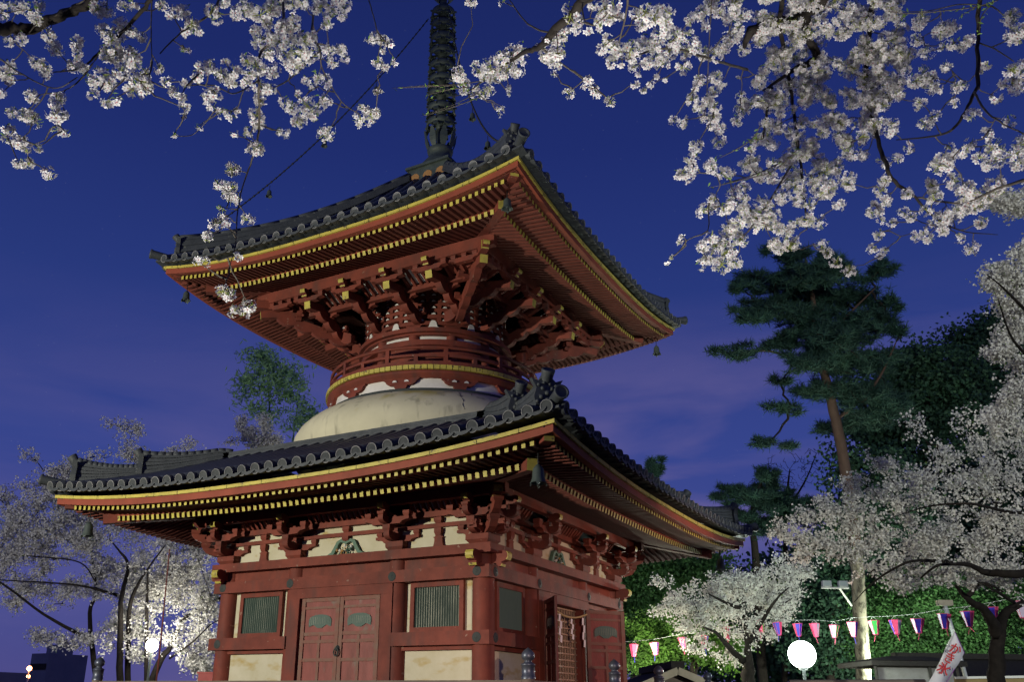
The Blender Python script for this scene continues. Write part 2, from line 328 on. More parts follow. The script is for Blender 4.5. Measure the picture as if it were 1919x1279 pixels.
# core and columns
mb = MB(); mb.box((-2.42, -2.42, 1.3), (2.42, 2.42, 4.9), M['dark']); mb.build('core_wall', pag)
for x in (-A, -B, B, A):
    for y in (-A, -B, B, A):
        if abs(x) < 2 and abs(y) < 2: continue
        mb = MB(); mb.lathe([(.17, 1.3), (.17, 3.3), (.16, 3.76)], M['red'], (x, y, 0), seg=24); mb.build('column', pag)
ring_beam(A - .02, A + .21, 3.40, 3.59, 'head_beam')
ring_beam(A - .02, A + .21, 2.43, 2.63, 'waist_beam', gaps=B + .02)
ring_beam(A - .2, A + .26, 3.762, 3.91, 'top_plate')
for k in range(4):
    mb = MB(); sbox(mb, k, -A, A, A - .04, A + .07, 3.60, 3.76, M['red']); mb.build('tie_board', pag)
    mb = MB()
    for s in (-1, 1):
        mb = MB(); sbox(mb, k, *sorted((s * (B + .1), s * (A - .1))), A - .1, A + .0, 1.3, 1.55, M['red']); mb.build('sill_beam', pag)
        mb = MB(); sbox(mb, k, *sorted((s * (B + .1), s * (A - .1))), A - .02, A + .09, 2.365, 2.425, M['red']); mb.build('panel_rail', pag)
    for s in (-1, 1):
        a, b = sorted((s * (B + .1), s * (A - .1)))
        mb = MB(); sbox(mb, k, a, b, A - .08, A + .02, 1.55, 2.36, M['plaster']); mb.build('wall_panel', pag)
        # window with white side strips
        mb = MB(); sbox(mb, k, a, b, A - .08, A + .0, 2.63, 3.40, M['plaster']); mb.build('wall_panel', pag)
        c = s * 1.80; hw = .485
        fr = MB()
        sbox(fr, k, c - hw, c + hw, A, A + .065, 3.32, 3.398, M['red']); sbox(fr, k, c - hw, c + hw, A, A + .065, 2.632, 2.71, M['red'])
        sbox(fr, k, c - hw, c - hw + .075, A, A + .065, 2.71, 3.32, M['red']); sbox(fr, k, c + hw - .075, c + hw, A, A + .065, 2.71, 3.32, M['red'])
        wo = fr.build('window', pag)
        la = MB(); sbox(la, k, c - hw + .07, c + hw - .07, A + .003, A + .02, 2.70, 3.33, M['lattice_gap'])
        for i in range(19):
            u = c - hw + .085 + i * (2 * hw - .17) / 18
            p = [(u - .015, A + .02), (u, A + .045), (u + .015, A + .02)]
            q = [T(k, a_, b_, 2.70) for a_, b_ in p] + [T(k, a_, b_, 3.33) for a_, b_ in p]
            la.add(q, [(0, 1, 4, 3), (1, 2, 5, 4)], M['lattice'])
        la.build('lattice', wo)
# doors --------------------------------------------------------------
def door_leaf(w_, z0, z1, flip):
    """leaf in local coords: x 0..w, y outward thickness, built at the origin; returns three builders"""
    P = MB(); t = .045
    P.box((0, 0, z0), (w_, t * .5, z1), M['redwood'])
    rail = MB(); st = .075
    H = z1 - z0
    rail.box((0, t * .5, z0), (st, t, z1), M['doorframe']); rail.box((w_ - st, t * .5, z0), (w_, t, z1), M['doorframe'])
    levels = [0, .22, .335, .55, .632, .665, .905, .965]
    for a, h in ((0, .05), (.235, .03), (.44, .028), (.60, .028), (.665, .03), (.90, .022), (.965, .035)):
        rail.box((st + .002, t * .5, z0 + a * H), (w_ - st - .002, t - .004, z0 + (a + h) * H), M['doorframe'])
    rail.box((w_ / 2 - .025, t * .5, z0 + .05 * H), (w_ / 2 + .025, t - .008, z0 + .665 * H), M['doorframe'])
    V = MB()
    c = w_ / 2; zc = z0 + .785 * H; pts = []
    for i in range(17):
        a = math.pi * i / 16; pts.append((c - math.cos(a) * w_ * .30, zc + math.sin(a) ** .7 * .12))
    pts += [(c + w_ * .29, zc - .075), (c + w_ * .17, zc - .045), (c + w_ * .06, zc - .095), (c - w_ * .06, zc - .095), (c - w_ * .17, zc - .045), (c - w_ * .29, zc - .075)]
    V.prism(pts[::-1], (0, t * .5 + .006, 0), (1, 0, 0), (0, 0, 1), .012, M['lattice'])
    for i in range(12):
        u = c - w_ * .26 + i * w_ * .52 / 11
        V.box((u - .004, t * .5 + .012, zc - .04), (u + .003, t * .5 + .014, zc + .08), M['lattice_gap'])
    return P, rail, V
def place_mb(mb, o, ax, ay):
    o = np.array(o, float); ax = np.array(ax, float); ay = np.array(ay, float)
    mb.v = [tuple(o + ax * p[0] + ay * p[1] + np.array((0, 0, p[2]))) for p in mb.v]
    # keep normals outward when the frame is mirrored
    if np.cross(ax, ay)[2] < 0: mb.f = [tuple(reversed(f)) for f in mb.f]
    return mb
def add_door(o, ax, ay, w_, label=None, handle=False):
    P, rl, V = door_leaf(w_, 1.42, 3.235, False)
    for q in (P, rl, V): place_mb(q, o, ax, ay)
    d = P.build('door', pag, label); rl.build('door_rail', d); V.build('door_vent', d)
    return d
for k in range(4):
    ua, oa = AX[k]
    fr = MB()
    for s in (-1, 1):
        sbox(fr, k, *sorted((s * .83, s * 1.055)), A - .1, A + .19, 1.3, 3.235, M['red'])
    sbox(fr, k, -1.055, 1.055, A - .1, A + .19, 3.236, 3.398, M['red'])
    for s in (-1, 1): sbox(fr, k, *sorted((s * .80, s * .829)), A - .1, A + .13, 1.3, 3.235, M['red'])
    fr.build('door_frame', pag)
    mb = MB(); sbox(mb, k, -.83, .83, A - .15, A + .2, 1.3, 1.415, M['red']); mb.build('door_sill', pag)
    if k != 1:
        for s in (-1, 1):
            o = T(k, s * .795, A + .11, 0)
            add_door(o, np.array(ua) * -s, oa, .79)
        h = MB(); c = T(k, .0, A + .155, 2.42); h.lathe([(0, .05), (.02, .045), (.035, .02), (.05, 0)], M['iron'], c, oa, 14)
        c2 = np.array(T(k, 0, A + .19, 2.36)); ring = [c2 + np.array(ua) * .045 * math.sin(a) + np.array(Z) * (.06 * math.cos(a)) for a in np.linspace(0, 2 * math.pi, 13)]
        h.tube(ring, .012, M['iron'], 6, False); h.build('door_handle', pag)
# right face: leaves folded open, wooden grille behind, straw rope
s2 = math.sqrt
def unit(v): v = np.array(v, float); return v / np.linalg.norm(v)
dl = unit((.60, -.80, 0)); add_door((2.83, -.84, 0), dl, unit((-.80, -.60, 0)), .80, 'opened door leaf seen nearly edge-on')
dr = unit((.55, .62, 0)); add_door((2.83, .80, 0), dr, unit((.62, -.55, 0)), .76, 'opened door leaf turned towards the viewer')
gr = MB()
for i in range(15):
    u = -.77 + i * .11; gr.box((2.60, u - .012, 1.42), (2.63, u + .012, 3.23), M['grille'])
for i in range(17):
    z = 1.48 + i * .108; gr.box((2.632, -.8, z - .012), (2.645, .8, z + .012), M['grille'])
gro = gr.build('door_grille', pag)
# rope and paper hang in the doorway
ro = MB(); pts = [(2.86, y, 3.20 - .16 * math.cos(y / .85 * 1.4)) for y in np.linspace(-.78, .9, 16)]
ro.tube(pts, .018, M['rope'], 6)
rope = ro.build('straw_rope', None, 'thin straw rope slung across the open doorway under the lintel', 'sacred rope')
for i, (y, ln) in enumerate(((-.45, .46), (.05, .34), (.55, .50))):
    p = MB(); z = 3.20 - .16 * math.cos(y / .85 * 1.4) - .02; x = 2.87; n = 4
    for j in range(n):
        dy = .05 if j % 2 else 0
        p.add([(x, y + dy, z - j * ln / n), (x, y + dy + .07, z - j * ln / n - .01), (x, y + dy + .05, z - (j + 1) * ln / n - .01), (x, y + dy - .02, z - (j + 1) * ln / n), (x + .004, y + dy, z - j * ln / n), (x + .004, y + dy + .07, z - j * ln / n - .01), (x + .004, y + dy + .05, z - (j + 1) * ln / n - .01), (x + .004, y + dy - .02, z - (j + 1) * ln / n)],
              [(0, 1, 2, 3), (7, 6, 5, 4), (0, 4, 5, 1), (1, 5, 6, 2), (2, 6, 7, 3), (3, 7, 4, 0)], M['paper'])
    p.build('paper_streamer', None, ('zigzag white paper streamer at the left end of the straw rope', 'short zigzag paper streamer in the middle of the straw rope', 'longest zigzag paper streamer, at the right end of the straw rope')[i], 'paper streamer', 'paper streamers on the rope')
# plaster band above the top plate
for k in range(4):
    mb = MB(); sbox(mb, k, -A, A, A - .06, A + .03, 3.91, 4.41, M['plaster']); mb.build('wall_panel', pag)
    mb = MB(); sbox(mb, k, -A, A, A - .02, A + .10, 4.24, 4.305, M['red']); mb.build('tie_beam', pag)
    mb = MB(); sbox(mb, k, -A - .1, A + .1, A - .02, A + .15, 4.405, 4.495, M['red']); mb.build('wall_purlin', pag)
# ---- bracket shapes
def boat(hl, h=.10, cut=.16):
    """boat-shaped bracket arm profile, centred, bottom at 0"""
    p = [(-hl, h), (-hl, h * .55)]
    for i in range(6):
        a = math.pi / 2 * i / 5; p.append((-hl + cut * math.sin(a) * 1.0, h * .55 - h * .55 * (1 - math.cos(a)) if i else h * .55))
    p[-1] = (-hl + cut, 0)
    q = [(-x, y) for x, y in reversed(p)]
    return q[::1] + p[::1] if False else p[1:] + q[:-1] + [(hl, h), (-hl, h)]
def block(mb, c, ua, w, h, m):
    """small bearing block with tapered foot; c = bottom centre"""
    c = np.array(c, float); ua = np.array(ua, float); oa = np.cross(ua, Z) * 1.0
    def sq(hw, z): return [c + ua * sx * hw + oa * sy * hw + np.array(Z) * z for sx, sy in ((-1, -1), (1, -1), (1, 1), (-1, 1))]
    a = sq(w * .36, 0); b = sq(w * .5, h * .42); d = sq(w * .5, h)
    mb.hexa(a + b, m); mb.hexa([p + np.array(Z) * .001 for p in b] + d, m)
def arm_u(mb, k, u, o, z, hl, h, th, m, nb=3, bw=.11, bh=.085):
    ua, oa = AX[k]; c = T(k, u, o, z)
    mb.prism(boat(hl, h), c, ua, Z, th, m)
    for i in range(nb):
        du = 0 if nb == 1 else -hl + .06 + (2 * hl - .12) * i / (nb - 1)
        block(mb, T(k, u + du, o, z + h), ua, bw, bh, m)
def arm_o(mb, k, u, o0, o1, z, h, th, m):
    """arm projecting outward along o with rounded nose"""
    ua, oa = AX[k]
    p = [(o0, h), (o0, 0)]
    for i in range(6):
        a = math.pi / 2 * i / 5; p.append((o1 - .15 + .15 * math.sin(a), h * .6 * (1 - math.cos(a))))
    p += [(o1, h)]
    mb.prism(p, T(k, u, 0, z), oa, Z, th, m)
def nose(mb, c, d, th, sc, m, my):
    """curled beam nose with yellow painted end; c = root, d = horizontal direction"""
    P = [(0, -.06), (.06, -.065), (.07, -.09), (.09, -.105), (.118, -.10), (.132, -.075), (.126, -.05), (.155, -.045), (.185, -.03), (.205, .0), (.207, .035), (.19, .06), (.155, .075), (.11, .074), (.06, .06), (0, .06)]
    P = [(a * sc, b * sc) for a, b in P]
    mb.prism(P, c, d, Z, th, m)
    # yellow faces on the front of the curls
    dn = np.array(d, float)
    for (a0, b0), (a1, b1) in ((P[4], P[5]), (P[8], P[9]), (P[9], P[10]), (P[10], P[11])):
        mid = np.array(c, float)
        p0 = mid + dn * (a0 + .004) + np.array(Z) * b0; p1 = mid + dn * (a1 + .004) + np.array(Z) * b1
        mb.bar(p0, p1, th + .004, .008, my, up=dn + np.array((0, 0, .01)))
def lower_bracket(k, u, corner=False):
    ua, oa = AX[k]; mb = MB(); m = M['red']
    block(mb, T(k, u, A + .02, 3.912), ua, .34 if not corner else .40, .15, m)
    for kk in ((k,) if not corner else (k, (k + 1) % 4)):
        uu = u if kk == k else -u
        if corner and kk != k: uu = -A
        arm_u(mb, kk, uu, A + .045, 4.06, .42, .10, .13, m)
        arm_u(mb, kk, uu, A + .035, 4.31, .36, .08, .115, m, 3, .10, .06) if not corner else None
        arm_o(mb, kk, uu, A - .2, A + .42, 4.062, .13, .11, m)
        block(mb, T(kk, uu, A + .36, 4.193), AX[kk][0], .14, .10, m)
        arm_u(mb, kk, uu, A + .37, 4.295, .43, .11, .12, m, 3, .12, .09)
        arm_o(mb, kk, uu, A - .1, A + .60, 4.30, .12, .10, m)
        block(mb, T(kk, uu, A + .55, 4.42), AX[kk][0], .12, .06, m)
    o = mb.build('bracket', pag)
    for kk in ((k,) if not corner else (k, (k + 1) % 4)):
        uu = u if kk == k else -A
        n = MB(); nose(n, T(kk, uu, A + .42, 4.56), AX[kk][1], .11, 1.0, M['red'], M['yellow']); n.build('beam_nose', o)
    if corner:
        d = unit(np.array(AX[k][1], float) + np.array(AX[(k + 1) % 4][1], float)); c = np.array(T(k, u, A, 0))
        n = MB(); nose(n, c + d * .55 + np.array(Z) * 4.63, d, .14, 1.15, M['red'], M['yellow']); n.build('beam_nose', o)
        q = MB()
        q.prism([(0, 0), (.35, 0), (.5, .05), (.58, .14), (0, .14)], c + np.array((0, 0, 4.065)), d, Z, .12, M['red'])
        q.prism([(0, 0), (.60, 0), (.72, .05), (.80, .14), (0, .14)], c + np.array((0, 0, 4.30)), d, Z, .12, M['red'])
        block(q, c + d * .52 + np.array((0, 0, 4.205)), unit(np.cross(d, Z)), .16, .09, M['red'])
        block(q, c + d * .72 + np.array((0, 0, 4.44)), unit(np.cross(d, Z)), .16, .08, M['red'])
        q.build('corner_arm', o)
    return o
for k in range(4):
    for u in (-B, B): lower_bracket(k, u)
    lower_bracket(k, A, True)
    # curled noses of the tie beams below the plate at the corners
    for kk, uu in ((k, A), ((k + 1) % 4, -A)):
        n = MB(); nose(n, T(kk, uu, A + .17, 3.70), AX[kk][1], .13, 1.35, M['red'], M['yellow']); n.build('corner_nose', pag)
    # struts
    for s in (-1, 1):
        c = T(k, s * 1.825, A + .05, 3.912)
        mb = MB(); mb.prism([(-.10, 0), (.10, 0), (.075, .10), (.07, .16), (.09, .165), (.09, .18), (.06, .185), (.06, .20), (-.06, .20), (-.06, .185), (-.09, .18), (-.09, .165), (-.07, .16), (-.075, .10)], c, AX[k][0], Z, .07, M['red'])
        block(mb, T(k, s * 1.825, A + .05, 4.113), AX[k][0], .13, .12, M['red']); st_ = mb.build('post_strut', pag); mb = MB(); block(mb, T(k, s * 1.825, A + .05, 4.307), AX[k][0], .14, .095, M['red']); mb.build('strut_block', st_)
    mb = MB(); pts = []
    out = [(-.62, 0), (-.50, .035), (-.38, .03), (-.30, .07), (-.24, .16), (-.19, .25), (-.10, .285), (0, .24)]
    inn = [(0, .19), (-.09, .235), (-.145, .21), (-.19, .12), (-.24, .045), (-.30, .0)]
    L_ = out + inn
    mb.prism(L_, T(k, 0, A + .06, 3.912), AX[k][0], Z, .07, M['verd']); mb.prism([(-a, b) for a, b in reversed(L_)], T(k, 0, A + .06, 3.912), AX[k][0], Z, .07, M['verd'])
    rs = random.Random(k)
    for i in range(46):
        a = rs.uniform(-.17, .17); b = rs.uniform(.0, .19) * (1 - abs(a) * 1.5)
        c = T(k, a, A + .07 + rs.uniform(0, .03), 3.915 + b); rr = rs.uniform(.012, .03)
        mb.lathe([(0, -rr), (rr * .7, -rr * .7), (rr, 0), (rr * .7, rr * .7), (0, rr)], rs.choice([M['verd'], M['white'], M['gold'], M['iron'], M['verd']]), c, (rs.uniform(-1, 1), rs.uniform(-1, 1), 1), 6)
    block(mb, T(k, 0, A + .05, 4.16), AX[k][0], .14, .08, M['red']); block(mb, T(k, 0, A + .05, 4.307), AX[k][0], .14, .095, M['red'])
    mb.build('carved_strut', pag)
    # ribbed cove between wall purlin and eave purlin, one per bay
    prof = [(A + .10, 4.50), (A + .145, 4.52), (A + .19, 4.58), (A + .26, 4.66), (A + .34, 4.70)]
    for ua0, ub0 in ((-A + .33, -B - .33), (-B + .33, B - .33), (B + .33, A - .33)):
        mb = MB(); nrib = int((ub0 - ua0) / .105)
        for i in range(nrib + 1):
            u = ua0 + (ub0 - ua0) * i / nrib
            for j in range(4):
                (o0, z0), (o1, z1) = prof[j], prof[j + 1]
                mb.bar(T(k, u, o0, z0), T(k, u, o1, z1), .05, .05, M['red'])
        for j in range(4):
            (o0, z0), (o1, z1) = prof[j], prof[j + 1]
            mb.add([T(k, ua0, o0 - .01, z0 + .035), T(k, ub0, o0 - .01, z0 + .035), T(k, ub0, o1 - .01, z1 + .035), T(k, ua0, o1 - .01, z1 + .035), T(k, ua0, o0 - .02, z0 + .05), T(k, ub0, o0 - .02, z0 + .05), T(k, ub0, o1 - .02, z1 + .05), T(k, ua0, o1 - .02, z1 + .05)], [(0, 1, 2, 3), (7, 6, 5, 4), (0, 4, 5, 1), (2, 6, 7, 3)], M['white'])
        mb.build('ribbed_cove', pag)
    mb = MB(); sbox(mb, k, -A - .62, A + .62, A + .34, A + .46, 4.60, 4.76, M['red']) if k % 2 == 0 else sbox(mb, k, -A - .339, A + .339, A + .34, A + .46, 4.60, 4.76, M['red'])
    mb.build('eave_purlin', pag)

# ---- eaves (rafters, fascia) and roofs -----------------------------
rafters = []
def eave(E, zc, lift, z_b, T_b, T_f, in_b, slope_b, slope_f, sp, top_o, top_z, tiles, pw, name):
    """E half size of the yellow strip, zc mid height of its top; T_b/T_f planes of the base and flying rafter ends"""
    def ez(u, o=E):
        return zc + lift * (min(1.08, abs(u) / E)) ** 2.6
    hb = .085; hf = .075
    def lf(u, o):   # lift of soffit at depth o: fades inward
        q = max(0, min(1, (o - in_b) / (E - in_b))); return lift * (min(1.05, abs(u) / E)) ** 2.6 * q
    n = int(E / sp)
    for k in range(4):
        ua, oa = AX[k]
        for i in range(-n, n + 1):
            u = i * sp
            # flying rafter
            if abs(u) < T_f - .05:
                o0 = max(T_b - .30, abs(u) + .05); zf = zc - .205
                if o0 < T_f - .1:
                    a = T(k, u, o0, zf + lf(u, o0) + slope_f * (T_f - o0) + hf / 2 + .0); b = T(k, u, T_f, zf + lf(u, T_f) + hf / 2)
                    rafters.append((a, b, .058, hf, 2))
            if abs(u) < T_b - .05:
                o0 = max(in_b, abs(u) + .05)
                if o0 < T_b - .08:
                    mid = (o0 + T_b) / 2
                    a = T(k, u, o0, z_b + lf(u, o0) + slope_b * (T_b - o0) + hb / 2); b = T(k, u, T_b, z_b + lf(u, T_b) + hb / 2)
                    rafters.append((a, b, .062, hb, 1))
        # curved strips along the eave
        NS = 40
        us = [-1 + 2 * i / NS for i in range(NS + 1)]
        ye = MB(); kay = MB(); kio = MB(); bo = MB()
        for i in range(NS):
            a, b = us[i], us[i + 1]
            def q(o, dz, tt, s): 
                u = tt * o; return T(k, u, o, ez(u * E / o) + dz)
            def strip(mb, o0, o1, z0, z1, m):
                P = [q(o0, z0, a, 0), q(o0, z0, b, 0), q(o1, z0, b, 0), q(o1, z0, a, 0), q(o0, z1, a, 0), q(o0, z1, b, 0), q(o1, z1, b, 0), q(o1, z1, a, 0)]
                P = [np.array(p) for p in P]
                mb.add(P, [(3, 2, 1, 0), (4, 5, 6, 7), (0, 1, 5, 4), (2, 3, 7, 6)], m)
                if abs(a + 1) < 1e-6: mb.add([P[0], P[3], P[7], P[4]], [(0, 1, 2, 3)], m)
                if abs(b - 1) < 1e-6: mb.add([P[1], P[2], P[6], P[5]], [(3, 2, 1, 0)], m)
            strip(ye, E - .10, E, -.055, 0, M['yellow'])
            strip(kay, E - .14, E - .035, -.160, -.056, M['red2'])
            # kioi strip on the base rafter ends
            def qb(o, z, tt): 
                u = tt * o; return np.array(T(k, u, o, z_b + lf(u, o) + z))
            for mbx, o0, o1, z0, z1, m in ((kio, T_b - .10, T_b - .015, hb + .002, hb + .05, M['red2']),):
                P = [qb(o0, z0, a), qb(o0, z0, b), qb(o1, z0, b), qb(o1, z0, a), qb(o0, z1, a), qb(o0, z1, b), qb(o1, z1, b), qb(o1, z1, a)]
                mbx.add(P, [(3, 2, 1, 0), (4, 5, 6, 7), (0, 1, 5, 4), (2, 3, 7, 6)], m)
            # boards over rafters
            def pb(o, extra, tt, fly):
                u = tt * o
                if fly: return np.array(T(k, u, o, zc - .205 + lf(u, o) + slope_f * (T_f - o) + hf + extra))
                return np.array(T(k, u, o, z_b + lf(u, o) + slope_b * (T_b - o) + hb + extra))
            for o0, o1, fly in ((T_b - .3, E - .1, True), (in_b - .3, T_b - .05, False)):
                P = [pb(o0, .002, a, fly), pb(o0, .002, b, fly), pb(o1, .002, b, fly), pb(o1, .002, a, fly), pb(o0, .02, a, fly), pb(o0, .02, b, fly), pb(o1, .02, b, fly), pb(o1, .02, a, fly)]
                bo.add(P, [(3, 2, 1, 0), (4, 5, 6, 7), (0, 1, 5, 4), (2, 3, 7, 6)], M['rafter'])
        for i in range(1, 16):
            u = -E + i * E / 8 + .11 * math.sin(i * 5.1); z = ez(u); ye.bar(T(k, u, E - .05, z - .0275), T(k, u + .008, E - .05, z - .0275), .104, .058, M['dark'], up=(0, 0, 1))
        ye.build('eave_edge_strip', pag); kay.build('eave_fascia', pag); kio.build('rafter_end_rail', pag); bo.build('soffit_board', pag)
        # joints in the yellow strip
    # hip rafters
    for sx, sy in ((1, -1), (1, 1), (-1, 1), (-1, -1)):
        d = np.array((sx, sy, 0.0)); mb = MB()
        z1 = zc + lift - .245; z0 = z_b + lift * ((T_b) / E) ** 2.6 - .07
        mb.bar(d * (in_b - .2) + np.array((0, 0, z0 + slope_b * (T_b - in_b) - .05)), d * (T_b + .10) + np.array((0, 0, z0 + .03)), .15, .17, M['red'], M['yellow'])
        mb.bar(d * (T_b - .5) + np.array((0, 0, z0 + .27)), d * (T_f + .02) + np.array((0, 0, z1 + .075)), .14, .15, M['red'], M['yellow'])
        mb.bar(d * (T_f - .10) + np.array((0, 0, z1 + .17)), d * (T_f + .07) + np.array((0, 0, z1 + .17)), .20, .03, M['iron'])
        mb.build('hip_rafter', pag)
    # tiled roof ------------------------------------------------------
    OE = E + .14; z_t = zc + (.125 if E > 4.5 else .10)
    def zr(u, o):
        v = (o - top_o) / (OE - top_o); v = max(0, v)
        base = top_z - (top_z - z_t) * (pw * v - (pw - 1) * v * v)
        return base + lift * (min(1.06, abs(u) / max(o, 1e-3))) ** 2.6 * v ** 2
    for k in range(4):
        ua, oa = AX[k]; mb = MB(); NO = 14; NU = 40
        vs = []; fs = []
        for j in range(NO + 1):
            o = top_o + (OE - .02 - top_o) * j / NO
            for i in range(NU + 1):
                u = (-1 + 2 * i / NU) * o; vs.append(T(k, u, o, zr(u, o)))
        for j in range(NO):
            for i in range(NU): fs.append((j * (NU + 1) + i, (j + 1) * (NU + 1) + i, (j + 1) * (NU + 1) + i + 1, j * (NU + 1) + i + 1))
        mb.add(vs, fs, M['tile'])
        # underside slab at the eave
        vs2 = [];
        for o, dz in ((OE - .02, 0), (OE - .02, -.035), (E - .12, -.04)):
            for i in range(NU + 1):
                u = (-1 + 2 * i / NU) * o; vs2.append(T(k, u, o, zr(u, OE - .02) + dz))
        fs2 = [(j * (NU + 1) + i, (j + 1) * (NU + 1) + i, (j + 1) * (NU + 1) + i + 1, j * (NU + 1) + i + 1) for j in range(2) for i in range(NU)]
        mb.add(vs2, fs2, M['tile'])
        rf = mb.build('roof', pag)
        rows = MB(); ends = MB(); ts = tiles; nr = int(OE / ts); rr = .083 if E > 4.5 else .078
        for i in range(-nr, nr + 1):
            u = i * ts; o0 = max(top_o, abs(u) + .02)
            if o0 > OE - .1: continue
            pts = []; npt = max(3, int((OE - o0) / .2))
            for j in range(npt + 1):
                o = o0 + (OE - o0) * j / npt; pts.append(T(k, u, o, zr(u, o) + .025))
            rows.tube(pts, rr, M['tilerow'], 10)
            c = np.array(T(k, u, OE, zr(u, OE) + .025)); dn = unit(np.array(oa, float) + np.array((0, 0, -.22)))
            tilt = random.uniform(-.05, .05); dn = unit(dn + np.array((tilt, tilt, random.uniform(-.05, .05))))
            ends.lathe([(0, .012), (rr * .88, .012)], M['disc'], c, dn, 20, False)
            ends.lathe([(rr * .88, .012), (rr * .92, .020), (rr * 1.04, .020)], M['rim'], c, dn, 20, False)
            ends.lathe([(rr * 1.04, .020), (rr * 1.10, .010), (rr * 1.10, -.06)], M['tile'], c, dn, 20)
        # crescent lips of the pan tiles between the rows
        for i in range(-nr, nr):
            um = (i + .5) * ts
            if abs(um) > OE - .15: continue
            P0 = []; P1 = []; hw = ts / 2
            for j in range(9):
                a = -1 + 2 * j / 8; uu = um + a * hw; z = zr(uu, OE) + .01
                P0.append((uu, z + .005 - .03 * (1 - a * a))); P1.append((uu, z - .012 - .062 * (1 - a * a) ** .8))
            vs = [T(k, a, OE + .025, b) for a, b in P0] + [T(k, a, OE + .025, b) for a, b in P1] + [T(k, a, OE - .22, b + .03) for a, b in P0] + [T(k, a, OE - .22, b + .03) for a, b in P1]
            fs = []
            for j in range(8): fs += [(j, 9 + j, 10 + j, j + 1), (18 + j, j, j + 1, 19 + j), (9 + j, 27 + j, 28 + j, 10 + j)]
            ends.add(vs, fs, M['tile'])
        rows.build('tile_row', rf); ends.build('eave_tile', rf)
    return ez, zr, OE
ezL, zrL, OEL = eave(4.86, 4.745, .265, 4.485, 4.15, 4.70, 2.55, .26, .12, .124, 2.9, 5.80, .268, 1.12, 'lower')
ezU, zrU, OEU = eave(3.95, 9.40, .335, 9.175, 3.25, 3.78, 2.3, .30, .16, .119, .52, 12.42, .292, 1.33, 'upper')
# the hundred rafters that show largest are parts, the rest one piece
def rdist(r):
    b = np.array(r[1]); hid = 40 if (b[0] < 2.5 and b[1] > -2.5) else 0
    return np.linalg.norm(b - CAM) + hid
rafters.sort(key=rdist)
rest = MB()
for i, (a, b, w_, h_, kd) in enumerate(rafters):
    if i < 100:
        mb = MB(); mb.bar(a, b, w_, h_, M['rafter'], M['yellow']); mb.build('rafter', pag)
    else: rest.bar(a, b, w_, h_, M['rafter'], M['yellow'])
rest.build('rafter', pag, kind='stuff')

# ---- ridges and ornaments
def ornament(parent, c, d, sc, name='ridge_ornament'):
    """ogre-face end tile: shield with horns, scroll relief and an upward tube"""
    c = np.array(c, float); d = unit(d); x = unit(np.cross(d, Z)); mb = MB(); m = M['tile']
    P = [(-.17, 0), (.17, 0), (.20, .12), (.16, .26), (.24, .40), (.13, .36), (.07, .42), (-.07, .42), (-.13, .36), (-.24, .40), (-.16, .26), (-.20, .12)]
    mb.prism([(a * sc, b * sc) for a, b in P], c, x, Z, .09 * sc, m)
    for a, b, r_ in ((-.07, .25, .035), (.07, .25, .035), (0, .18, .045), (-.09, .12, .04), (.09, .12, .04), (0, .07, .05), (-.13, .30, .03), (.13, .30, .03), (-.04, .32, .03), (.05, .33, .03), (-.15, .05, .035), (.15, .05, .035)):
        rr = r_ * sc; mb.lathe([(rr, -.01), (rr * .85, rr * .5), (rr * .4, rr * .95), (0, rr)], m, c + x * a * sc + np.array(Z) * b * sc + d * .045 * sc, d, 8)
    t = unit(d * .62 + np.array((0, 0, .78))); b0 = c + np.array(Z) * .34 * sc - d * .03
    tube = MB(); r_ = .098 * sc
    tube.lathe([(r_ * .80, -.08 * sc), (r_ * .9, .14 * sc), (r_, .20 * sc), (r_, .23 * sc), (r_ * .85, .235 * sc), (r_ * .8, .22 * sc), (0, .22 * sc)], m, b0, t, 16)
    o = mb.build(name, parent); tube.build('ridge_tube', parent) if False else None
    mb2 = tube.build('ridge_ornament', parent)
    return o
def ridge(d2, t0, t1, zf, h0, h1, rise, sc, wid=.26):
    """layered tile ridge along the diagonal d2 from t0 to t1, ending in an ornament"""
    d = np.array((d2[0], d2[1], 0.0)); mb = MB(); n = 12
    L5 = 5
    for i in range(n):
        a = i / n; b = (i + 1) / n
        for l in range(L5 + 1):
            def P(q):
                t = t0 + (t1 - t0) * q; base = zf(t) + .03; up = rise * q ** 2.2; H = h0 + (h1 - h0) * q + up
                return d * t + np.array((0, 0, base + H * (l + .5) / L5))
            Hm = h0 + (h1 - h0) * (a + b) / 2 + rise * ((a + b) / 2) ** 2.2
            ww = wid * (1 - .07 * l) * (1.0 if l % 2 == 0 else .93)
            if l == L5:
                mb.tube([P(a) - np.array((0, 0, Hm / L5 * .3)), P(b) - np.array((0, 0, Hm / L5 * .3))], .075, M['tile'], 8)
            else: mb.bar(P(a), P(b), ww, Hm / L5 * .82, M['tile'])
    # bedding mortar line
    r_ = mb.build('ridge', pag)
    c = d * (t1 + .01) + np.array((0, 0, zf(t1) + .03))
    ornament(r_, c, d, sc)
    return r_
